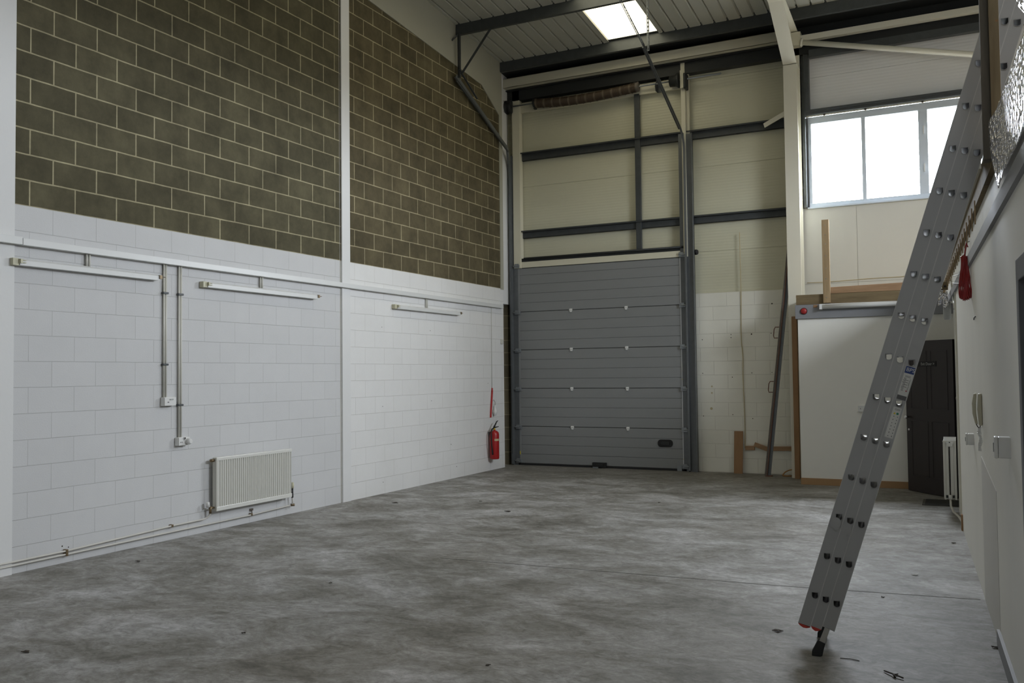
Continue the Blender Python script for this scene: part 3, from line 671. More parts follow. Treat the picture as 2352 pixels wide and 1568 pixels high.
MB().box(-.115, -.10, 9.36, 9.52, 6.40, 6.62).build('bearing_plate', M['dark'], ts)
MB().tube([(-.06, 9.40, 6.45), (-.045, 9.44, .2)], .004, 6).build('lift_cable', M['dark'], ts)

# ------------------------------------------------------------------ things on the left wall
def trunk():
    t = root('cable_trunking', (.0, 4, 2.8), 'long white cable trunking running the length of the left wall above the light battens', 'cable trunking')
    MB().box(.001, .062, -.10, 8.95, 2.792, 2.852).build('trunking_lid', M['batten'], t, bevel=.003)
    MB().box(.023, .075, -6, -.112, 2.792, 2.858).build('trunking_lid', M['batten'], t, bevel=.003)
    MB().box(.01, .058, -.113, -.099, 2.797, 2.848).build('lid_gap', M['black'], t)
    return t
trunk()
def batten(y0, y1, z, lab):
    t = root('light_batten', (.0, (y0+y1)/2, z), lab, 'light fitting', group='empty light battens on the left wall')
    MB().prism([(.001, y0+.06, z-.030), (.001, y0+.06, z+.030), (.045, y0+.06, z+.030), (.068, y0+.06, z+.014), (.068, y0+.06, z-.030)], (0, y1-y0-.10, 0)).build('batten_body', M['batten'], t, bevel=.002)
    MB().box(.002, .060, y0, y0+.058, z-.033, z+.030).build('end_cap', M['lampend'], t, bevel=.004)['label'] = 'yellowed end cap'
    e = MB().box(.060, .085, y0+.055, y0+.075, z-.012, z+.024)
    for a in (-.006, .014): e.tube([(.075, y0+.07, z+a), (.075, y0+.11, z+a)], .004, 6)
    e.build('lampholder', M['lampend'], t)
    MB().box(.055, .080, y1-.045, y1-.015, z-.014, z+.022).tube([(.07, y1-.02, z+.005), (.07, y1+.03, z+.008)], .004, 6).build('lampholder', M['brass'], t)
    ym = y0+(y1-y0)*.48
    m_ = MB().tube([(.02, ym-.015, z+.03), (.02, ym-.015, 2.792)], .010, 8).tube([(.02, ym+.015, z+.03), (.02, ym+.015, 2.792)], .010, 8)
    m_.build('conduit_stub', M['conduit'], t)
batten(-.19, 1.40, 2.645, 'white light batten without a tube on the left wall, nearest the camera')
batten(1.95, 3.88, 2.630, 'white tubeless light batten between the drop conduits and the slim white column')
batten(5.56, 7.46, 2.618, 'white tubeless light batten farthest away, in the second bay of the left wall')
def conduit(y, z0, lab):
    t = root('wall_conduit', (.0, y, z0), lab, 'conduit', group='drop conduits on the left wall')
    for s in (-.013, .013): MB().tube([(.017, y+s, z0), (.017, y+s, 2.792)], .011, 10).build('conduit_tube', M['conduit'], t)
    for z in (z0+.33, 2.50): MB().box(.001, .036, y-.034, y+.034, z-.010, z+.010).build('saddle_clip', M['galv'], t, bevel=.003)
conduit(1.475, 1.445, 'pair of pale conduits dropping to the upper white switch box on the left wall')
conduit(1.672, 1.030, 'pair of pale conduits dropping to the lower socket box on the left wall')
def wallbox(name, y0, y1, z0, z1, dep, lab, cat):
    t = root(name, (0, (y0+y1)/2, z0), lab, cat)
    MB().box(.001, dep, y0, y1, z0, z1).build('back_box', M['plastic'], t, bevel=.004)
    MB().box(dep, dep+.008, y0+.002, y1-.002, z0+.002, z1-.002).build('face_plate', M['plastic'], t, bevel=.003)
    return t
t = wallbox('spur_switch', 1.435, 1.585, 1.358, 1.445, .052, 'white fused switch box at the end of the shorter conduit pair on the left wall', 'switch box')
MB().box(.060, .066, 1.50, 1.545, 1.418, 1.428).build('fuse_slot', M['greyplastic'], t); MB().box(.060, .064, 1.475, 1.49, 1.392, 1.400).build('screw_cap', M['ink'], t)
t = wallbox('socket_outlet', 1.62, 1.77, .945, 1.03, .052, 'white double socket with a plug at the end of the longer conduit pair', 'socket')
for yy in (1.642, 1.66): MB().box(.060, .063, yy, yy+.005, .975, .985).build('pin_slot', M['ink'], t)
MB().box(.060, .072, 1.682, 1.700, 1.005, 1.028).build('rocker_switch', M['chrome'], t)
MB().lathe([(0, .030), (.035, .030), (.05, .020)], (.060, 1.735, .985), (1, 0, 0), 16).build('plug', M['plastic'], t)

def radiator(t, axis_pt, length, z0, z1, face, back, along):
    """ribbed panel radiator; along = unit vector of its length, face/back = distances out of the wall"""
    pass
# radiator on the left wall
RY0, RY1, RZ0_, RZ1_ = 2.105, 3.31, .215, .785
t = root('radiator', (.05, (RY0+RY1)/2, RZ0_), 'white ribbed panel radiator low on the left wall', 'radiator')
prof = []; n = 36; w_ = (RY1-RY0-.04)/n
b = MB(); pr = [(.085, RY0)]
for k in range(n):
    y = RY0+.02+k*w_
    pr += [(.098, y+w_*.10), (.098, y+w_*.42), (.084, y+w_*.60), (.084, y+w_*.92)]
pr += [(.098, RY1-.012), (.085, RY1)]
a = [b.b.verts.new((x, y, RZ0_+.045)) for x, y in pr]; c = [b.b.verts.new((x, y, RZ1_-.035)) for x, y in pr]
for i in range(len(a)-1): b.b.faces.new((a[i], a[i+1], c[i+1], c[i]))
o = b.build('front_panel', M['rad'], t); m_ = o.modifiers.new('s', 'SOLIDIFY'); m_.thickness = .004
MB().box(.040, .100, RY0, RY1, RZ1_-.036, RZ1_).box(.076, .100, RY0, RY1, RZ0_, RZ0_+.046).box(.030, .075, RY0+.01, RY1-.01, RZ0_+.01, RZ1_-.012).build('header_frame', M['rad'], t, bevel=.005)
MB().box(.040, .098, RY0-.004, RY0+.008, RZ0_+.0, RZ1_-.004).build('end_panel', M['conduit'], t, bevel=.003)
MB().tube([(.06, RY0-.05, RZ1_-.03), (.06, RY0+.01, RZ1_-.03)], .016, 10).build('vent_plug', M['brass'], t)
for y in (RY0+.2, RY1-.2): MB().box(.0, .045, y-.02, y+.02, RZ0_+.02, RZ1_-.10).build('wall_bracket', M['galv'], t)
v = MB().tube([(.062, RY0+.01, .255), (.062, RY0-.07, .255)], .011, 8).tube([(.062, RY0-.055, .20), (.062, RY0-.055, .275)], .014, 10); v.build('lockshield_valve', M['brass'], t)
MB().lathe([(0, .018), (.05, .020), (.055, .012)], (.062, RY0-.085, .27), (0, -.2, 1), 12).build('valve_cap', M['plastic'], t)
MB().tube([(.062, RY1-.01, .275), (.062, RY1+.05, .275)], .011, 8).tube([(.062, RY1+.045, .20), (.062, RY1+.045, .31)], .013, 10).build('control_valve', M['dark'], t)
MB().lathe([(0, .018), (.03, .022), (.07, .018)], (.062, RY1+.045, .31), (0, 0, 1), 12).build('valve_head', M['lampend'], t)
# heating pipes
pp = root('heating_pipes', (.03, 1, .1), 'pair of painted heating pipes running low along the left wall to the radiator', 'pipe')
MB().tube([(.052, -6, .104), (.030, -.7, .104), (.030, .36, .108), (.030, 1.56, .143), (.030, 1.98, .146), (.034, 2.03, .155), (.055, 2.05, .185), (.062, RY0-.055, .21)], .009, 8).build('upper_pipe', M['copper'], pp)
MB().tube([(.052, -6, .074), (.030, -.7, .074), (.030, .36, .077), (.030, 2.70, .089), (.038, RY1+.0, .108), (.045, RY1+.045, .115), (.062, RY1+.05, .135), (.062, RY1+.045, .21)], .009, 8).build('lower_pipe', M['copper'], pp)
for y, z in ((.36, .092), (1.56, .143), (2.70, .092)): MB().box(.0, .042, y-.012, y+.012, z-.03 if y < 1 else z-.014, z+.03 if y < 1 else z+.014).build('pipe_clip', M['brass'], pp, bevel=.003)
MB().tube([(.04, RY1+.04, .112), (.07, RY1+.075, .112)], .016, 8).build('pipe_elbow', M['brass'], pp)
b = MB().box(.0, .012, 2.70, 2.75, .13, .155).tube([(.012, 2.725, .14), (.03, 2.71, .10)], .006, 6); tag(recentre(b.build('loose_bracket', M['rust']), (.0, 2.72, .14)), 'small rusty bracket on the wall under the left radiator', 'bracket')

# fire extinguisher
FX, FY = .105, 8.47
t = root('fire_extinguisher', (FX, FY, .20), 'red fire extinguisher hung low on the left wall near the roller door', 'fire extinguisher')
MB().lathe([(0, .070), (.008, .078), (.02, .080), (.42, .080), (.455, .070), (.475, .045), (.482, .020), (.495, .020)], (FX, FY, .20), (0, 0, 1), 28).build('cylinder', M['red'], t)
MB().lathe([(0, .016), (.03, .020), (.04, .014)], (FX, FY, .69), (0, 0, 1), 14).build('valve_collar', M['yellow'], t)
MB().tube([(FX, FY-.02, .73), (FX+.01, FY+.01, .735), (FX+.02, FY+.12, .742)], [.014, .012, .006], 8).tube([(FX, FY-.02, .735), (FX+.005, FY+.02, .775), (FX+.02, FY+.05, .83), (FX+.025, FY+.09, .845)], [.014, .013, .010, .006], 8).build('handle', M['black'], t)
MB().tube([(FX-.01, FY-.02, .72), (FX-.01, FY-.06, .71), (FX, FY-.115, .655), (FX+.01, FY-.13, .56), (FX+.01, FY-.12, .44), (FX+.01, FY-.095, .33), (FX+.01, FY-.088, .28)], [.012]*5+[.015, .014], 8).build('hose', M['black'], t)
lb = []
for k in range(7):
    a = math.radians(-62+k*13); lb.append((FX+.0808*math.cos(a), FY+.0808*math.sin(a)))
b = MB(); A_ = [b.b.verts.new((x, y, .51)) for x, y in lb]; B_ = [b.b.verts.new((x, y, .545)) for x, y in lb]
for i in range(6): b.b.faces.new((A_[i], A_[i+1], B_[i+1], B_[i]))
b.build('label_band', M['cord'], t)
b = MB().box(.0, .03, FY-.03, FY+.03, .60, .66); b.build('wall_hook', M['galv'], t)
# pull cord, red tag and bulb
t = root('emergency_pull_cord', (.012, 8.56, .9), 'thin pull cord hanging from the trunking with a long red tag above the fire extinguisher', 'pull cord')
MB().tube([(.012, 8.585, 2.792), (.012, 8.58, 1.40)], .004, 6).build('cord', M['conduit'], t)
MB().bar((.022, 8.565, 1.36), (.022, 8.50, .90), .030, .008).tube([(.018, 8.575, 1.40), (.02, 8.565, 1.34)], .012, 8).build('red_tag', M['redcord'], t)
b = MB().lathe([(0, .012), (.03, .030), (.06, .038), (.09, .034), (.12, .018), (.15, .014), (.18, .014)], (.045, 8.62, .925), (0, 0, 1), 16)
o = b.build('door_release_bulb', M['plastic']); tag(recentre(o, (.045, 8.62, .925)), 'small white bulb hanging on a hook beside the red tag', 'bulb')
h_ = MB().tube([(.045, 8.62, 1.10), (.045, 8.62, 1.16), (.03, 8.60, 1.20), (.01, 8.61, 1.18)], .004, 6).build('hook', M['brass'], o)
b = MB().box(.0, .035, 8.93, 8.99, 2.17, 2.25); tag(recentre(b.build('junction_box', M['conduit'], bevel=.006), (0, 8.96, 2.2)), 'tiny cream box at the far end of the left wall below the trunking', 'junction box')

# ------------------------------------------------------------------ things at the back wall
def cable(name, pts, r, m, lab, cat):
    # smooth the path
    P = [V(p) for p in pts]; out = []
    for i in range(len(P)-1):
        p0, p1, p2, p3 = P[max(i-1, 0)], P[i], P[i+1], P[min(i+2, len(P)-1)]
        for k in range(8):
            t = k/8; out.append(.5*((2*p1)+(-p0+p2)*t+(2*p0-5*p1+4*p2-p3)*t*t+(-p0+3*p1-3*p2+p3)*t**3))
    out.append(P[-1]); o = MB().tube(out, r, 6).build(name, m); recentre(o, pts[0]); return tag(o, lab, cat)
cable('hanging_cable', [(4.06, 9.590, 3.90), (4.065, 9.588, 2.9), (4.055, 9.588, 2.2), (4.075, 9.588, 1.9), (4.07, 9.588, 1.55), (4.08, 9.588, 1.1), (4.085, 9.588, .68), (4.08, 9.588, .40)], .007, M['cord'], 'long pale cable hanging straight down the back wall right of the roller door', 'cable')
b = MB().prism([(3.915, 9.50, 0), (4.055, 9.50, 0), (4.055, 9.585, .675), (3.915, 9.585, .675)], (0, -.018, 0))
tag(recentre(b.build('leaning_board', M['mdf'], bevel=.002), (3.985, 9.5, 0)), 'short upright brown board leaning on the back wall below the hanging cable', 'board')
def rail(p, q, lab, m=M['pineh']):
    b = MB().bar(p, q, .025, .07); return tag(recentre(b.build('timber_rail', m, bevel=.002), p), lab, 'timber', group='loose timber rails')
rail((4.085, 9.583, .405), (4.235, 9.583, .410), 'short horizontal timber rail just right of the leaning board')
rail((4.235, 9.555, .470), (4.475, 9.555, .385), 'timber rail tilting down behind the steel beam')
rail((4.49, 9.583, .405), (4.86, 9.583, .415), 'horizontal timber rail between the leaning steel beam and the brown post')
cable('floor_cable', [(4.86, 9.45, .10), (4.80, 9.42, .095), (4.73, 9.40, .06), (4.70, 9.38, .012), (4.76, 9.33, .01), (4.83, 9.36, .01)], .010, M['orangecord'], 'orange cable end curling onto the floor beside the brown post', 'cable')
# leaning rusty steel channel
t = root('steel_channel', (4.50, 9.28, 0), 'long rusty steel channel with two welded handles leaning against the portal column', 'steel beam')
p0, p1 = V((4.505, 9.29, .012)), V((4.918, 9.285, 3.60)); dd = (p1-p0).normalized()
MB().bar(p0, p1, .035, .050, up=(1, 0, 0)).build('web', M['galvt'], t)
MB().bar(p0+V((-.045, -.02, 0)), p1+V((-.035, -.02, 0)), .030, .034, up=(1,0,0)).build('flange', M['rust'], t)
MB().bar(p0+V((-.024, -.038, 0)), p1+V((-.02, -.038, 0)), .006, .012, up=(1,0,0)).build('rust_seam', M['rustred'], t)
for f in (.385, .62):
    c_ = p0+(p1-p0)*f + V((-.06, -.03, 0)); u_ = V((-.055, -.01, 0))
    MB().tube([c_-dd*.085, c_-dd*.085+u_, c_-dd*.05+u_*1.25, c_+dd*.05+u_*1.25, c_+dd*.085+u_, c_+dd*.085], .007, 8).build('handle', M['rustred'], t)
b = MB().box(p0.x-.05, p0.x+.05, p0.y-.045, p0.y+.045, .0, .014).build('base_shoe', M['rustred'], t)

# old fixing holes and stains in the painted blockwork
BH = [(3.412, 2.169, 0.008), (3.887, 2.241, 0.008), (3.886, 2.191, 0.008), (4.216, 2.238, 0.012), (4.525, 2.243, 0.008), (3.409, 1.614, 0.008), (3.895, 1.546, 0.008), (4.21, 1.613, 0.008), (4.526, 1.617, 0.007), (3.41, 0.911, 0.008), (3.89, 0.938, 0.008), (4.209, 0.878, 0.008), (3.543, 1.034, 0.022), (3.557, 1.398, 0.014), (3.555, 1.291, 0.014), (4.549, 2.716, 0.012)]
LH = [(5.317, 2.314, 0.006), (5.326, 1.208, 0.006), (5.326, 0.158, 0.006), (6.596, 2.313, 0.007), (6.618, 1.246, 0.006), (7.194, 0.542, 0.008), (0.34, 0.151, 0.007), (0.402, 0.132, 0.006), (7.366, 0.176, 0.008), (8.457, 1.484, 0.006)]
def spots(parent_label, pts, f, mat):
    par = [o_ for o_ in C.objects if o_.get('label') == parent_label][0]
    for a_, z_, r_ in pts:
        p_, n_ = f(a_, z_); MB().lathe([(0, r_), (.0012, r_*.8)], p_, n_, 9).build('fixing_hole' if r_ < .013 else 'stain', M['leafdry'] if r_ < .013 else mat, par)
spots('low white painted blockwork on the back wall right of the roller door', BH, lambda a_, z_: ((a_, 9.5995, z_), (0, -1, 0)), M['cord'])
spots('white painted lower blockwork of the left wall, far bay with the fire extinguisher', [q for q in LH if q[0] > 4.4], lambda a_, z_: ((.0005, a_, z_), (1, 0, 0)), M['cord'])
spots('white painted lower blockwork of the left wall, near bay with the radiator', [q for q in LH if q[0] < 4.4], lambda a_, z_: ((.0005, a_, z_), (1, 0, 0)), M['cord'])

# ------------------------------------------------------------------ small office block at the back right
OY = 8.45
o = MB().box(5.12, 7.33, OY, OY+.09, 0, 2.39).build('wall_office', M['board']); struct(o, 'off-white partition wall of the small office under the high window', 'wall')
o = MB().box(5.12, 5.20, OY+.09, YB, 0, 2.39).build('wall_office', M['board']); struct(o, 'side return of the small office beside the portal column', 'wall')
o = MB().box(5.115, 6.56, OY-.016, OY, 0, .095).build('baseboard_office', M['skirt'], bevel=.002); struct(o, 'brown timber skirting along the office partition', 'skirting')
o = MB().box(5.09, 7.34, OY-.03, OY+.10, 2.392, 2.592).build('grey_beam', M['greyband'], bevel=.002); struct(o, 'grey painted band across the top of the office partition', 'beam')
o = MB().box(5.105, 7.2, OY-.02, OY+.05, 2.594, 2.738).build('timber_joist', M['joist'], bevel=.003); tag(recentre(o, (6, OY, 2.594)), 'dark timber joist lying on the grey band over the office', 'timber')
o = MB().prism([(5.585, OY-.02, 2.74), (7.2, OY-.02, 2.74), (7.2, OY-.02, 2.86), (5.585, OY-.02, 2.83)], (0, .05, 0)).build('timber_rail', M['pineh'], bevel=.003); tag(recentre(o, (6.4, OY, 2.74)), 'lighter timber rail stacked on the dark joist, right of the upright post', 'timber')
o = MB().box(5.488, 5.585, OY-.075, OY-.022, 2.604, 3.80).build('upright_post', M['pine'], bevel=.003); tag(recentre(o, (5.54, OY-.05, 2.6)), 'upright pine post standing up from the joist in front of the high window', 'timber')
for z in (2.68, 2.95, 3.10, 3.28, 3.45, 3.58, 3.72): MB().tube([(5.535, OY-.080, z), (5.535, OY-.074, z)], .006, 8).build('screw_head', M['galvl'], o)
cable('thin_wire', [(5.10, 9.60, 3.02), (5.5, 9.60, 3.02), (6.0, 9.60, 3.035), (6.5, 9.60, 3.04), (7.2, 9.6, 3.06)], .005, M['cord'], 'thin brown wire sagging along the boards under the high window', 'wire')
t = root('alarm_bell', (5.211, OY-.03, 2.50), 'round red alarm bell on the grey band of the office', 'alarm bell')
MB().lathe([(0, .043), (.016, .043), (.022, .038), (.03, .026), (.034, .008)], (5.211, OY-.03, 2.50), (0, -1, 0), 24).build('dome', M['bell'], t)
MB().lathe([(0, .05), (.006, .05)], (5.211, OY-.028, 2.50), (0, -1, 0), 24).build('base', M['black'], t)
o = MB().box(5.345, 5.40, OY-.034, OY-.030, 2.545, 2.585).build('brown_tag', M['mdf']); tag(recentre(o, (5.37, OY-.03, 2.56)), 'small brown patch on the grey band just left of the strip light', 'patch')
t = root('strip_light', (6.2, OY-.06, 2.545), 'round strip light tube mounted on the grey band over the office', 'light fitting')
MB().tube([(5.455, OY-.075, 2.548), (6.95, OY-.075, 2.553)], .032, 20).build('diffuser', M['batten'], t)
MB().box(5.435, 5.47, OY-.115, OY-.03, 2.512, 2.588).build('end_cap', M['plastic'], t, bevel=.004)
MB().box(5.44, 6.96, OY-.06, OY-.03, 2.575, 2.592).build('back_tray', M['batten'], t)
t = root('office_socket', (5.98, OY, 1.05), 'white double socket on the office partition behind the ladder', 'socket')
MB().box(5.915, 6.065, OY-.035, OY, 1.055, 1.14).build('face_plate', M['plastic'], t, bevel=.004)
for x in (5.945, 6.01): MB().box(x, x+.006, OY-.038, OY-.034, 1.09, 1.105).build('pin_slot', M['ink'], t)
for i, (x, z, w_) in enumerate(((5.67, 1.10, .06), (5.66, 1.02, .05))):
    pass

# open dark door, frame and mat
hx, hy = 7.150, 7.60; fx, fy = 6.560, 8.280
u = V((fx-hx, fy-hy, 0)); DL = u.length; u.normalize(); nrm = V((-u.y, u.x, 0))   # nrm: leaf normal
if nrm.dot(V((7.2-6.8, -5-7.9, 0))) < 0: nrm = -nrm                              # towards the camera side
t = root('door_2', (hx, hy, 0), 'dark brown door standing open beside the office partition', 'door', kind='structure')
p = V((hx, hy, 0)); q = p+u*DL
def on(a, z, off=0.0): return p+u*a+V((0, 0, z))+nrm*off
MB().prism([on(0, .008, -.02), on(DL, .008, -.02), on(DL, 2.02, -.02), on(0, 2.02, -.02)], nrm*.04).build('door_leaf', M['doorbrown'], t, bevel=.002)
for a0, a1, z0, z1 in ((.10, .40, 1.12, 1.88), (.48, .79, 1.12, 1.88), (.10, .40, .22, .95), (.48, .79, .22, .95)):
    fr_ = MB()
    for c0, c1 in (((a0, z0), (a1, z0)), ((a1, z0), (a1, z1)), ((a1, z1), (a0, z1)), ((a0, z1), (a0, z0))): fr_.bar(on(c0[0], c0[1], .021), on(c1[0], c1[1], .021), .012, .006)
    fr_.build('panel_moulding', M['doorbrown'], t)
for off in (1, -1):
    kn = MB().lathe([(0, .012), (.025, .010), (.035, .024), (.055, .027), (.065, .018)], on(DL-.05, 1.0, .02*off), nrm*off, 16); kn.build('door_knob', M['chrome'], t)
MB().lathe([(0, .016), (.008, .014)], on(DL-.05, .83, .02), nrm, 14).build('keyhole_cover', M['chrome'], t)
# sign on the door
o = MB().prism([on(.30, 1.675, .0215), on(.66, 1.675, .0215), on(.66, 1.745, .0215), on(.30, 1.745, .0215)], nrm*.004).build('door_sign', M['black'], t)
xa = -u; za = V((0, 0, 1)); c_ = on(.455, 1.71, .027)
Ms = Matrix(((xa.x, za.x, nrm.x, c_.x), (xa.y, za.y, nrm.y, c_.y), (xa.z, za.z, nrm.z, c_.z), (0, 0, 0, 1)))
text('sign_text', 'Exit Door >', .052, Ms, M['greyplastic'], t)
o = MB().box(7.17, 7.215, 6.64, 6.72, 0, 2.12).box(7.17, 7.215, 7.62, 7.70, 0, 2.12).box(7.17, 7.215, 6.64, 7.70, 2.05, 2.13).box(7.215, 7.33, 6.72, 6.75, 0, 2.06).build('trim_12', M['jamb'], bevel=.003)
struct(o, 'grey frame of the open dark door in the right partition', 'door frame')
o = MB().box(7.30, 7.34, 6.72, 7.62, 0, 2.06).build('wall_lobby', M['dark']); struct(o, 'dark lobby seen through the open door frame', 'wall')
t = root('door_mat', (6.98, 7.13, 0), 'black rectangular mat on the floor in front of the open dark door', 'door mat')
MB().box(6.79, 7.21, 6.90, 7.40, .001, .012).build('mat_pile', M['mat'], t)
MB().box(6.76, 6.79, 6.89, 7.41, .001, .010).box(6.79, 7.21, 6.885, 6.90, .001, .009).build('mat_border', M['matedge'], t)

# far radiator on the right partition, seen from its end
t = root('radiator', (7.10, 6.35, .18), 'white double panel radiator on the right partition, seen end-on by the open door', 'radiator')
r0, r1, zz0, zz1 = 5.98, 6.62, .20, .845
for xa_, xb_ in ((7.020, 7.045), (7.125, 7.150)):
    MB().prism([(xa_, r0, zz0+.02), (xa_+.006, r0-.005, zz0), (xb_, r0, zz0), (xb_, r0, zz1), (xa_, r0, zz1)], (0, r1-r0, 0)).build('water_panel', M['rad'], t, bevel=.006)
MB().box(7.045, 7.075, r0+.0, r1, zz0+.01, zz1-.035).box(7.090, 7.125, r0+.0, r1, zz0+.01, zz1-.035).build('end_cover', M['rad'], t, bevel=.004)
g = MB().box(7.018, 7.152, r0+.0, r0+.012, zz1-.01, zz1+.004).box(7.018, 7.152, r1-.02, r1, zz1-.01, zz1+.004)
for k in range(12): g.box(7.03, 7.14, r0+.03+k*.048, r0+.05+k*.048, zz1-.012, zz1)
g.build('top_grille', M['rad'], t)
MB().box(7.058, 7.115, r0-.020, r0, zz1-.06, zz1-.02).tube([(7.086, r0-.022, zz1-.04), (7.086, r0, zz1-.04)], .012, 10).build('bleed_plug', M['plastic'], t, bevel=.003)
for xq in (7.040, 7.105): MB().box(xq, xq+.02, r0-.01, r0+.002, zz0+.02, zz0+.05).build('foot_bracket', M['dark'], t)
MB().tube([(7.083, r0-.03, zz0+.01), (7.083, r0-.03, zz0+.055)], .017, 12).tube([(7.083, r0-.03, zz0+.03), (7.083, r0, zz0+.03)], .010, 8).build('valve', M['plastic'], t)
MB().tube([(7.083, r0-.03, zz0+.01), (7.085, r0-.04, .14), (7.11, r0-.08, .08), (7.16, r0-.20, .05), (7.19, r0-.42, .03)], .011, 10).build('supply_pipe', M['copper'], t)

# pipes on the right partition
cable('wall_pipe', [(7.165, 6.20, 2.66), (7.15, 6.10, 2.655), (7.155, 6.02, 2.6), (7.172, 5.85, 2.40), (7.180, 5.72, 2.25), (7.182, 5.65, 1.6), (7.182, 5.60, .8), (7.182, 5.56, .10)], .014, M['conduit'], 'cream pipe running down the end of the right partition from the loft edge', 'pipe')
for k, z in enumerate((2.28, 1.33)):
    o = MB().box(7.165, 7.215, 5.60, 5.63, z-.012, z+.012).build('pipe_clip', M['conduit']); tag(recentre(o, (7.2, 5.6, z)), ('upper' if k == 0 else 'lower')+' clip holding the cream pipe on the right partition', 'pipe clip')
o = MB().box(7.180, 7.214, 6.20, 6.28, 1.05, 1.11).build('light_switch', M['plastic'], bevel=.003); tag(recentre(o, (7.2, 6.24, 1.08)), 'small white switch on the far right partition above the radiator', 'switch')
o = MB().box(7.19, 7.214, 6.42, 6.52, 1.80, 1.98).build('notice_plate', M['dark'], bevel=.003); tag(recentre(o, (7.2, 6.47, 1.9)), 'small dark plate on the far right partition beside the door frame', 'plate')

# foil-wrapped detector bracket hanging under the loft edge
t = root('wrapped_floodlight', (7.10, 6.2, 2.5), 'grey fitting wrapped in crinkled clear film hanging under the loft edge by the cream pipe', 'fitting')
MB().box(7.055, 7.115, 6.16, 6.26, 2.54, 2.63).build('mounting_plate', M['joist'], t, bevel=.004)
MB().lathe([(0, .012), (.006, .012)], (7.086, 6.158, 2.575), (0, -1, 0), 12).build('bolt_hole', M['black'], t)
MB().prism([(7.035, 6.18, 2.56), (7.07, 6.18, 2.56), (7.04, 6.18, 2.38), (7.005, 6.18, 2.36)], (0, .04, 0)).build('film_wrap', M['foil'], t, bevel=.006)
MB().lathe([(0, .030), (.02, .040), (.14, .042), (.20, .036)], (7.10, 6.2, 2.20), (0, 0, 1), 16).build('housing', M['greyplastic'], t)
MB().prism([(7.055, 6.15, 2.50), (7.11, 6.15, 2.52), (7.115, 6.15, 2.36), (7.06, 6.15, 2.31)], (0, .02, 0)).build('film_wrap', M['foil'], t, bevel=.006)

# entry phone, switches and red hose on the near right partition
py = 1.96; wx = RW(py)
t = root('entry_phone', (wx, py, 1.24), 'cream entry phone handset with a dangling coiled cord on the right partition', 'entry phone')
MB().prism([(wx, py-.045, 1.25), (wx-.022, py-.045, 1.25), (wx-.030, py-.045, 1.36), (wx-.022, py-.045, 1.47), (wx, py-.045, 1.47)], (0, .09, 0)).build('base', M['phone'], t, bevel=.006)
MB().prism([(wx-.028, py-.035, 1.255), (wx-.045, py-.035, 1.262), (wx-.060, py-.035, 1.33), (wx-.062, py-.035, 1.40), (wx-.050, py-.035, 1.470), (wx-.030, py-.035, 1.475), (wx-.036, py-.035, 1.40), (wx-.036, py-.035, 1.33)], (0, .07, 0)).build('handset', M['phone'], t, bevel=.007)
cp = []
for i in range(140):
    k = i/139; a = i*.9
    cx_ = wx-.018-.004*math.sin(k*9); cz_ = 1.235-.16*k
    r_ = .009+.004*math.sin(k*math.pi*2.3)**2
    cp.append((cx_+r_*math.cos(a), py-.02+r_*math.sin(a), cz_))
MB().tube(cp, .0028, 5).build('coiled_cord', M['plastic'], t)
MB().tube([(wx-.012, py, 1.255), (wx-.016, py-.01, 1.235)], .003, 6).tube([(wx-.040, py, 1.262), (wx-.030, py-.01, 1.24), (wx-.020, py-.02, 1.232)], .003, 6).build('cord_lead', M['dark'], t)
def swbox(y, z0, z1, wy, dep, lab):
    x = RW(y); t = root('switch_box', (x, y, z0), lab, 'switch box', group='switch boxes on the right partition')
    MB().box(x-dep*.75, x+.004, y, y+wy, z0, z1).build('back_box', M['plastic'], t, bevel=.005)
    MB().box(x-dep, x-dep*.75-.001, y-.002, y+wy+.002, z0-.001, z1+.001).build('face_plate', M['plastic'], t, bevel=.005)
    MB().box(x-dep-.004, x-dep, y+.03, y+wy-.03, z0+.03, z1-.03).build('rocker', M['greyplastic'], t)
swbox(.02, 1.195, 1.30, .09, .072, 'white surface switch box on the right partition, nearest the camera')
swbox(2.95, 1.035, 1.125, .09, .060, 'white surface switch box partly behind the coiled phone cord')
# wall hook with red hose
hy_ = 2.75; hx_ = RW(hy_)+.012
t = root('hose_coil', (hx_-.05, hy_, 2.2), 'coil of glossy red air hose hanging on the right partition', 'hose')
for k in range(9):
    ph = (k-4)*.0105; pts = []
    zt, zb_ = 2.535-.004*abs(k-4), 2.175+.006*abs(k-4)+random.uniform(-.004, .004)
    hh = (zt-zb_)/2; zc = (zt+zb_)/2
    for i in range(33):
        a = 2*math.pi*i/32; s = math.sin(a)
        wd = .060*(1+.35*math.sin(-a) if True else 1)
        taper = .35+.65*(.5-.5*math.sin(a))**.7
        pts.append((hx_-.055+ph*taper+.004*math.sin(3*a+k), hy_+.07*math.cos(a)*taper*(1+.05*k), zc+hh*math.sin(a)))
    MB().tube(pts, .0052, 8).build('hose_loop', M['hose'], t)
MB().tube([(hx_-.050, hy_, 2.53), (hx_-.046, hy_, 2.56), (hx_-.034, hy_, 2.632), (hx_-.028, hy_-.005, 2.59)], .006, 8).build('hose_end', M['hose'], t)
MB().tube([(hx_-.012, hy_, 2.635), (hx_-.035, hy_, 2.630), (hx_-.038, hy_, 2.645)], .004, 6).build('hook', M['galvl'], t)
cable('tie_wire', [(hx_-.05, hy_-.02, 2.46), (hx_-.09, hy_+.6, 2.44), (7.17, 5.4, 2.62)], .003, M['galv'], 'thin grey wire running from the red hose back to the loft edge, upper one', 'wire')
cable('tie_wire', [(hx_-.05, hy_-.02, 2.30), (hx_-.09, hy_+.6, 2.36), (7.16, 5.6, 2.56)], .003, M['galv'], 'thin grey wire running from the red hose back to the loft edge, lower one', 'wire')
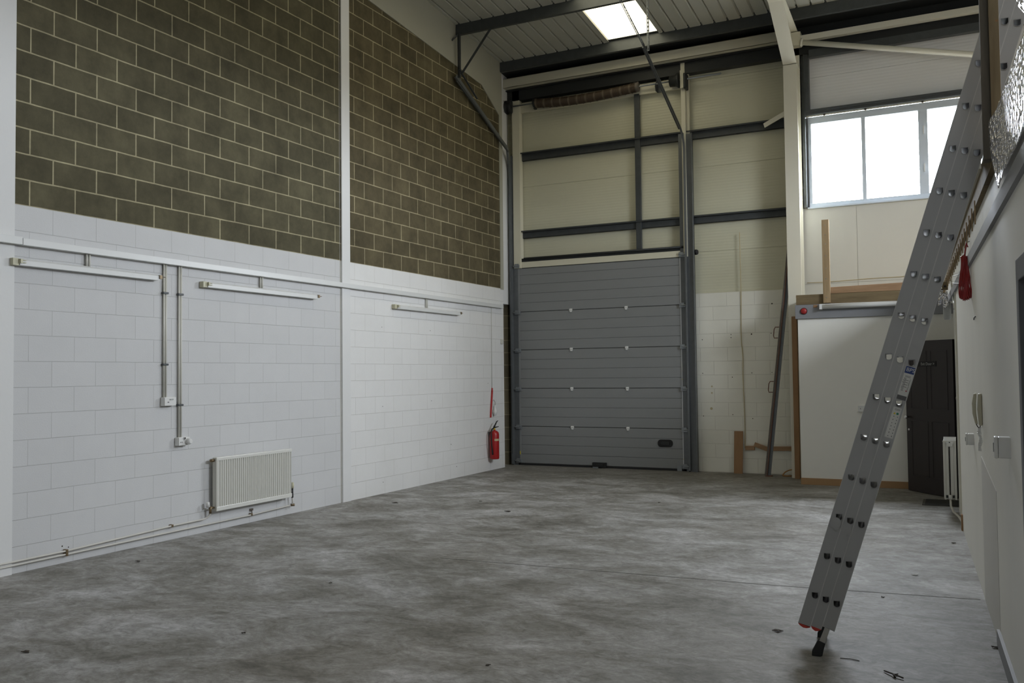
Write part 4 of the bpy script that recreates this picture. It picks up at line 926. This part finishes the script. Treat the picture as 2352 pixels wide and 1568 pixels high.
o = MB().tube([(RW(2.5)-.003, 2.50, 2.012), (RW(2.4)-.006, 2.40, 2.022), (RW(2.3)-.003, 2.30, 2.024)], .004, 6).build('wall_clip', M['galv']); tag(recentre(o, (RW(2.4), 2.4, 2.02)), 'tiny grey clip on the right partition below the red hose', 'clip')
# door at the right edge of the picture
o = MB()
for y0, y1, z0, z1 in ((-.68, -.60, 0, 2.10), (-1.46, -1.36, 0, 2.10), (-1.46, -.60, 2.02, 2.115)):
    p_, h_ = rp(y0, y1, z0, z1, -.014, .02); o.prism(p_, h_)
for y0, y1, z0, z1 in ((-.60, -.58, 0, 2.06), (-1.42, -1.40, 0, 2.06), (-1.42, -.58, 2.04, 2.06)):
    p_, h_ = rp(y0, y1, z0, z1, .0, .12); o.prism(p_, h_)
o = o.build('trim_13', M['jamb'], bevel=.003); struct(o, 'grey door frame at the right edge of the picture', 'door frame')
p_, h_ = rp(-1.42, -.58, 0, 2.05, .08, .12); o = MB().prism(p_, h_).build('door_3', M['doorbrown']); struct(o, 'dark door set back in the frame at the right edge of the picture', 'door')

# timber post on the loft edge
t = root('loft_post', (7.42, .16, 2.83), 'doubled timber post standing on the loft edge in front of the ladder', 'timber post')
def post(x0, x1, dy, m, nm):
    # slightly out of plumb
    zb0 = 2.72 if dy else 2.862
    MB().prism([(x0, .08+dy, zb0), (x1, .08+dy, zb0), (x1, .18+dy, zb0), (x0, .18+dy, zb0)], (0, 0, 3.2)).build(nm, m, t, bevel=.002)
post(7.350, 7.389, .03, M['stud'], 'shaded_stud')
post(7.3895, 7.436, .0, M['studp'], 'pale_stud')
for x, z in ((7.425, 3.42), (7.47, 3.55), (7.40, 3.56)): MB().lathe([(0, .007), (.001, .007)], (x, .0795, z), (0, -1, 0), 10).build('knot', M['mdf'], t)
# sheet of bubble foil hanging over the edge
fo = MB()
def FP(y, z, off): return (RW(y)-off, y, z)
grid = []
outline = [(.06, 2.895), (-.25, 2.90), (-.61, 2.90), (-1.2, 2.883), (-1.7, 2.87)]
lower = [(-.06, 2.535), (-.36, 2.545), (-.69, 2.553), (-1.2, 2.555), (-1.7, 2.56)]
n1, n2 = 36, 26
for i in range(n1+1):
    t_ = i/n1; k = t_*(len(outline)-1); a = min(int(k), len(outline)-2); f = k-a
    top = (outline[a][0]*(1-f)+outline[a+1][0]*f, outline[a][1]*(1-f)+outline[a+1][1]*f)
    bot = (lower[a][0]*(1-f)+lower[a+1][0]*f, lower[a][1]*(1-f)+lower[a+1][1]*f)
    row = []
    for j_ in range(n2+1):
        s = j_/n2; y = top[0]*(1-s)+bot[0]*s; z = top[1]*(1-s)+bot[1]*s
        off = .026+.022*max(0, 1-t_*5)*(1-s)+.005*math.sin(s*math.pi)+.002*math.sin(9*t_+5*s)+.001*math.sin(31*t_-8*s)
        row.append(fo.b.verts.new(FP(y, z, off)))
    grid.append(row)
for i in range(n1):
    for j_ in range(n2):
        f = fo.b.faces.new((grid[i][j_], grid[i+1][j_], grid[i+1][j_+1], grid[i][j_+1])); f.smooth = True
o = fo.build('foil_sheet', M['foil']); m_ = o.modifiers.new('s', 'SOLIDIFY'); m_.thickness = .005
recentre(o, (RW(-.5), -.5, 2.8)); tag(o, 'crinkled silver bubble foil sheet hanging down over the loft edge, right of the timber post', 'foil insulation', group='silver foil insulation')
o = MB().lathe([(0, .02), (.0, .15), (.02, .165), (1.2, .17), (1.22, .15), (1.22, .02)], (RW(-1.0)+.145, -.82, 3.22), (.0, -1, 0), 28).build('foil_roll', M['foil'])
recentre(o, (7.6, -1.2, 3.05)); tag(o, 'rolled silver foil insulation lying on the loft edge at the top right corner', 'foil insulation', group='silver foil insulation')

# ------------------------------------------------------------------ triple extension ladder
P0 = V((6.4319, .3821, 0)); DH = V((-.05665, .99839, 0)); HH = V((.99839, .05665, 0))
th = math.radians(17.24); LA = HH*math.sin(th)+V((0,0,1))*math.cos(th); NA = -HH*math.cos(th)+V((0,0,1))*math.sin(th)
lad = root('extension_ladder', tuple(P0), 'tall triple aluminium extension ladder leaning on the loft edge at the right', 'ladder')
def LP(a, n, d_=0.0): return P0+LA*a+NA*n+DH*d_
HOR = HH; UP = V((0, 0, 1))
def dshape(w, h, n=8):
    """D lying on its back: flat on top, rounded below (x horizontal, y vertical)"""
    pts_ = [(-w/2, h/2), (-w/2, -h/2+w/2*.8)]
    for k in range(1, n):
        a = math.pi+math.pi*k/n; pts_.append((w/2*math.cos(a), -h/2+w/2*.8+w/2*.8*math.sin(a)))
    pts_ += [(w/2, -h/2+w/2*.8), (w/2, h/2)]
    return pts_
GAP = .40; A0, PITCH = .325, .2400
secs = [(-.018, -.050, .019, .168, 4.38, 0.0, 'back'), (.044, .0195, .079, .150, 4.46, .0, 'middle'), (.106, .0795, .150, .142, 4.50, .0, 'front')]
for si, (nc, n0, n1_, a0, a1, sh, nm) in enumerate(secs):
    sec = root('ladder_section', tuple(P0), None, None, parent=lad)
    sec['label'] = nm+' section of the ladder'
    nr = int((a1-A0-.1)/PITCH)+1
    # stile plate frame: x = NA (leftwards), y = LA, z = away
    sdir = {0: .0, 1: .0035, 2: .007}[si]
    for dd0, thick in ((sdir, .024), (GAP-.024-sdir, .024)):
        o_ = LP(0, 0, dd0)
        MM = Matrix(((NA.x, LA.x, DH.x, o_.x), (NA.y, LA.y, DH.y, o_.y), (NA.z, LA.z, DH.z, o_.z), (0,0,0,1)))
        holes = []
        for k in range(nr):
            ak = A0+PITCH*k+sh; hole = []
            for hx1, hz1 in dshape(.0345, .0365):
                v_ = HOR*hx1+UP*hz1; hole.append((nc+v_.dot(NA), ak+v_.dot(LA)))
            holes.append(hole)
        outer = [(n0, a0), (n1_, a0-.004*(si-1)), (n1_, a1), (n0, a1)]
        MB().plate(MM, outer, holes, thick).build('stile', M['alu'], sec)
        if dd0 < .1:
            bd = MB()
            for nn_ in (n0+.0012, n1_-.0012): bd.bar(LP(a0+.004, nn_, dd0-.0006), LP(a1, nn_, dd0-.0006), .0024, .0016, up=DH)
            bd.build('stile_lip', M['lip'], sec)
    # rungs: hollow D tubes, the flared rim showing on the outside
    for k in range(nr):
        c0 = LP(A0+PITCH*k+sh, nc, sdir-.004); b = MB()
        prof_o = dshape(.0385, .040); prof_i = dshape(.0325, .0345)
        rings = []
        for pr_, dep in ((prof_i, GAP-2*sdir+.008), (prof_i, 0), (prof_o, 0), (prof_o, .005)):
            rings.append([b.b.verts.new(c0+HOR*x_+UP*z_+DH*dep) for x_, z_ in pr_])
        prof_m = dshape(.0343, .0363)
        rings.append([b.b.verts.new(c0+HOR*x_+UP*z_+DH*.005) for x_, z_ in prof_m]); rings.append([b.b.verts.new(c0+HOR*x_+UP*z_+DH*(GAP-2*sdir+.008)) for x_, z_ in prof_m])
        rings.append(rings[0])
        for r0_, r1_ in zip(rings, rings[1:]):
            m2 = len(r0_)
            for i in range(m2): b.b.faces.new((r0_[i], r0_[(i+1)%m2], r1_[(i+1)%m2], r1_[i]))
        b.build('rung', M['rung'], sec)
    if si:
        for dd0 in (sdir-.002, GAP-.024-sdir):
            c_ = [LP(a0-.004*(si-1), n0, dd0), LP(a0-.016, n0+.018, dd0), LP(a0-.020, (n0+n1_)/2, dd0), LP(a0-.014, n1_-.012, dd0), LP(a0-.004*(si-1), n1_, dd0)]
            MB().prism(c_, DH*.028).build('end_cap', M['orange'], sec)
# guide brackets between sections
for n_, a_ in ((.1145, .765), (.052, .755)):
    MB().prism([LP(a_+.035*math.sin(t_), n_+.026*math.cos(t_)*1.15, -.0005) for t_ in [2*math.pi*k/20 for k in range(20)]], -DH*.0012).build('guide_plate', M['alu'], lad)
# feet
for dd0 in (-.006, GAP-.018):
    sg = 1 if dd0 < .1 else 1
    MB().prism([LP(.176, .006, dd0), LP(.176, -.024, dd0), LP(.065, -.018, dd0), LP(.065, .014, dd0)], -DH*.008).build('foot_bracket', M['alul'], lad)
    MB().prism([LP(.092, .021, dd0-.012), LP(.088, -.022, dd0-.012), LP(.0135, -.026, dd0-.012)+V((.0,0,0)), V((LP(.0, -.022, dd0-.012).x, LP(.0, -.022, dd0-.012).y, .0005)), V((LP(.0, .030, dd0-.012).x, LP(.0, .030, dd0-.012).y, .0005)), LP(.02, .034, dd0-.012)], DH*.036).build('rubber_foot', M['black'], lad, bevel=.003)
# stickers on the near stile of the back section
def sticker(name, mat, a0, a1, n0, n1_, lift=.0006, th_=.0004, parent=lad):
    return MB().prism([LP(a0, n0, -lift), LP(a1, n0, -lift), LP(a1, n1_, -lift), LP(a0, n1_, -lift)], -DH*th_).build(name, mat, parent)
L1 = sticker('safety_label', M['label'], 1.325+.0, 1.503, -.040, .004); 
L0 = sticker('maker_label', M['label'], 1.548, 1.742, -.046, .004)
sticker('blue_panel', M['blue'], 1.702, 1.741, -.0455, .0035, .0011, .0003, L0)
c_ = LP(1.7225, -.024, -.0018); xa = -NA; ya = LA; za = -DH
Mt = Matrix(((xa.x, ya.x, za.x, c_.x), (xa.y, ya.y, za.y, c_.y), (xa.z, ya.z, za.z, c_.z), (0,0,0,1)))
text('label_text', 'BPS', .030, Mt, M['label'], L0, .0002)
sticker('black_panel', M['ink'], 1.549, 1.574, -.0455, .0035, .0011, .0003, L0)
b = MB()
def inkbar(a0, a1, n0, n1_): b.prism([LP(a0, n0, -.0012), LP(a1, n0, -.0012), LP(a1, n1_, -.0012), LP(a0, n1_, -.0012)], -DH*.0002)
for k in range(2): inkbar(1.686-k*.006, 1.688-k*.006, -.036, -.006)
for k in range(14): a_ = 1.672-k*.0055; inkbar(a_, a_+.0022, -.016+.0, -.016+random.uniform(.010, .017)); inkbar(a_, a_+.0022, -.040, -.040+random.uniform(.004, .009))
for k in range(4): inkbar(1.662-k*.013, 1.6645-k*.013, -.030, -.014)
b.build('fine_print', M['ink'], L0)
MB().prism([LP(1.60, -.036, -.0012), LP(1.607, -.036, -.0012), LP(1.607, -.030, -.0012), LP(1.60, -.030, -.0012)], -DH*.0002).build('red_mark', M['redcord'], L0)
MB().prism([LP(1.462, -.004, -.0012), LP(1.462, -.017, -.0012), LP(1.475, -.0105, -.0012)], -DH*.0002).build('yellow_triangle', M['yellow'], L1)
MB().prism([LP(1.468+.0065*math.sin(t_), -.026+.0065*math.cos(t_), -.0012) for t_ in [2*math.pi*k/16 for k in range(16)]], -DH*.0002).build('green_disc', M['green'], L1)
b = MB()
for k in range(7):
    for n_ in (-.010, -.029):
        a_ = 1.447-k*.019; inkbar(a_, a_+random.uniform(.004, .008), n_-.0035, n_)
for k in range(2): inkbar(1.492-k*.006, 1.494-k*.006, -.034, -.006)
b.build('pictograms', M['ink'], L1)

# ------------------------------------------------------------------ bits on the floor
def bit(x, y, s, lab, cat='debris', name='dry_leaf', mat=None, rot=None):
    rot = random.uniform(0, 6.28) if rot is None else rot
    b = MB(); n = 7; c = b.b.verts.new((x, y, .006+s*.10)); rg = []
    for k in range(n):
        a = rot+2*math.pi*k/n; r = s*(1.0 if k % 2 else .55)*random.uniform(.8, 1.2)
        rg.append(b.b.verts.new((x+r*math.cos(a), y+r*.6*math.sin(a), random.uniform(.002, .010))))
    for k in range(n): b.b.faces.new((c, rg[k], rg[(k+1)%n]))
    o = b.build(name, mat or M['leafdry']); m_ = o.modifiers.new('s', 'SOLIDIFY'); m_.thickness = .003; m_.offset = 1
    recentre(o, (x, y, 0)); return tag(o, lab, cat, group='litter on the floor')
bit(2.354, 4.521, .050, 'curled dead leaf on the floor before the left half of the roller door')
bit(.678, 4.617, .045, 'dark leaf fragment on the floor by the foot of the slim white column')
bit(.592, .659, .040, 'small dead leaf on the floor near the left wall and the pipes')
bit(6.139, .778, .040, 'dark leaf scrap on the floor just left of the ladder feet')
bit(7.353, .953, .028, 'dark crumb of dirt against the bottom of the right partition')
bit(2.703, .694, .020, 'tiny dark speck in the middle of the floor, left of centre')
bit(3.064, -.66, .022, 'tiny dark speck on the near floor below the left radiator')
bit(2.135, -1.506, .035, 'dark sliver on the floor at the bottom left')
bit(4.782, -.565, .020, 'tiny dark crumb on the floor at the bottom centre')
bit(7.115, 4.377, .028, 'small dark crumb on the floor by the right partition, beyond the ladder')
bit(6.672, 1.953, .018, 'tiny crumb on the floor just right of the ladder')
bit(3.794, 5.878, .020, 'tiny leaf fragment on the floor before the right half of the roller door')
bit(1.639, 5.131, .025, 'small leaf fragment on the floor in front of the extinguisher')
bit(6.853, 2.81, .035, 'thin white scrap on the floor right of the ladder', name='paper_scrap', mat=M['whitebit'], rot=0)
b = MB().tube([(6.80, .24, .006), (6.835, .20, .010), (6.86, .175, .012), (6.90, .15, .008)], .004, 6).tube([(6.855, .18, .012), (6.87, .215, .006)], .003, 6).tube([(6.85, .18, .012), (6.86, .15, .006)], .006, 6)
tag(recentre(b.build('twig', M['leafdry']), (6.85, .18, 0)), 'small dark twig on the floor at the bottom, right of the ladder feet', 'debris', group='litter on the floor')
b = MB().tube([(6.558, .379, .003), (6.61, .385, .004), (6.661, .372, .003)], .0022, 6)
tag(recentre(b.build('straw', M['leafdry']), (6.6, .38, 0)), 'thin straw on the floor right beside the black ladder foot', 'debris', group='litter on the floor')

# ------------------------------------------------------------------ light
wd = bpy.data.worlds.new('overcast_sky'); bpy.context.scene.world = wd; wd.use_nodes = True
bg = wd.node_tree.nodes['Background']; wn_ = wd.node_tree; tcw = N(wn_, 'ShaderNodeTexCoord'); sxw = N(wn_, 'ShaderNodeSeparateXYZ'); wn_.links.new(tcw.outputs['Generated'], sxw.inputs[0])
rw_ = N(wn_, 'ShaderNodeValToRGB'); mrw = N(wn_, 'ShaderNodeMapRange'); mrw.inputs['From Min'].default_value = -.2; mrw.inputs['From Max'].default_value = .8
wn_.links.new(sxw.outputs['Z'], mrw.inputs['Value']); wn_.links.new(mrw.outputs[0], rw_.inputs['Fac'])
e = rw_.color_ramp.elements; e[0].position = .17; e[0].color = (.10,.105,.10,1); e[1].position = .23; e[1].color = (.86,.92,1.0,1)
wn_.links.new(rw_.outputs['Color'], bg.inputs['Color']); bg.inputs['Strength'].default_value = 50.0
def portal(name, loc, rot, sx, sy):
    l = bpy.data.lights.new(name, 'AREA'); l.shape = 'RECTANGLE'; l.size = sx; l.size_y = sy; l.cycles.is_portal = True
    o = bpy.data.objects.new(name, l); o.location = loc; o.rotation_euler = rot; C.objects.link(o); return o
portal('window_daylight', ((W0+W1)/2, 9.72, (WZ0+WZ1)/2), (math.radians(-90), 0, 0), W1-W0, WZ1-WZ0)

portal('added_loft_daylight', (XR+.12, (OWY0+OWY1)/2, (OWZ0+OWZ1)/2), (0, math.radians(90), 0), OWZ1-OWZ0, OWY1-OWY0)  # daylight through the added, unseen loft window

# ------------------------------------------------------------------ camera
cam = bpy.data.cameras.new('camera'); co = bpy.data.objects.new('camera', cam); C.objects.link(co)
yw, pt, rl = .4621, .0357, -.0112
F = V((-math.sin(yw)*math.cos(pt), math.cos(yw)*math.cos(pt), math.sin(pt))); R0 = V((math.cos(yw), math.sin(yw), 0)); U0 = R0.cross(F)
Rr = R0*math.cos(rl)+U0*math.sin(rl); Ur = -R0*math.sin(rl)+U0*math.cos(rl)
co.matrix_world = Matrix(((Rr.x, Ur.x, -F.x, 7.2112), (Rr.y, Ur.y, -F.y, -5.0872), (Rr.z, Ur.z, -F.z, 1.645), (0,0,0,1)))
cam.sensor_width = 36; cam.lens = 2062.16/2352*36; cam.clip_start = .05; cam.clip_end = 200
sc = bpy.context.scene; sc.camera = co
vs = sc.view_settings; vs.view_transform = 'Standard'; vs.look = 'None'; vs.gamma = 1; vs.use_curve_mapping = False; vs.exposure = 0.0
sc.cycles.max_bounces = 12; sc.cycles.diffuse_bounces = 8; sc.cycles.transparent_max_bounces = 16
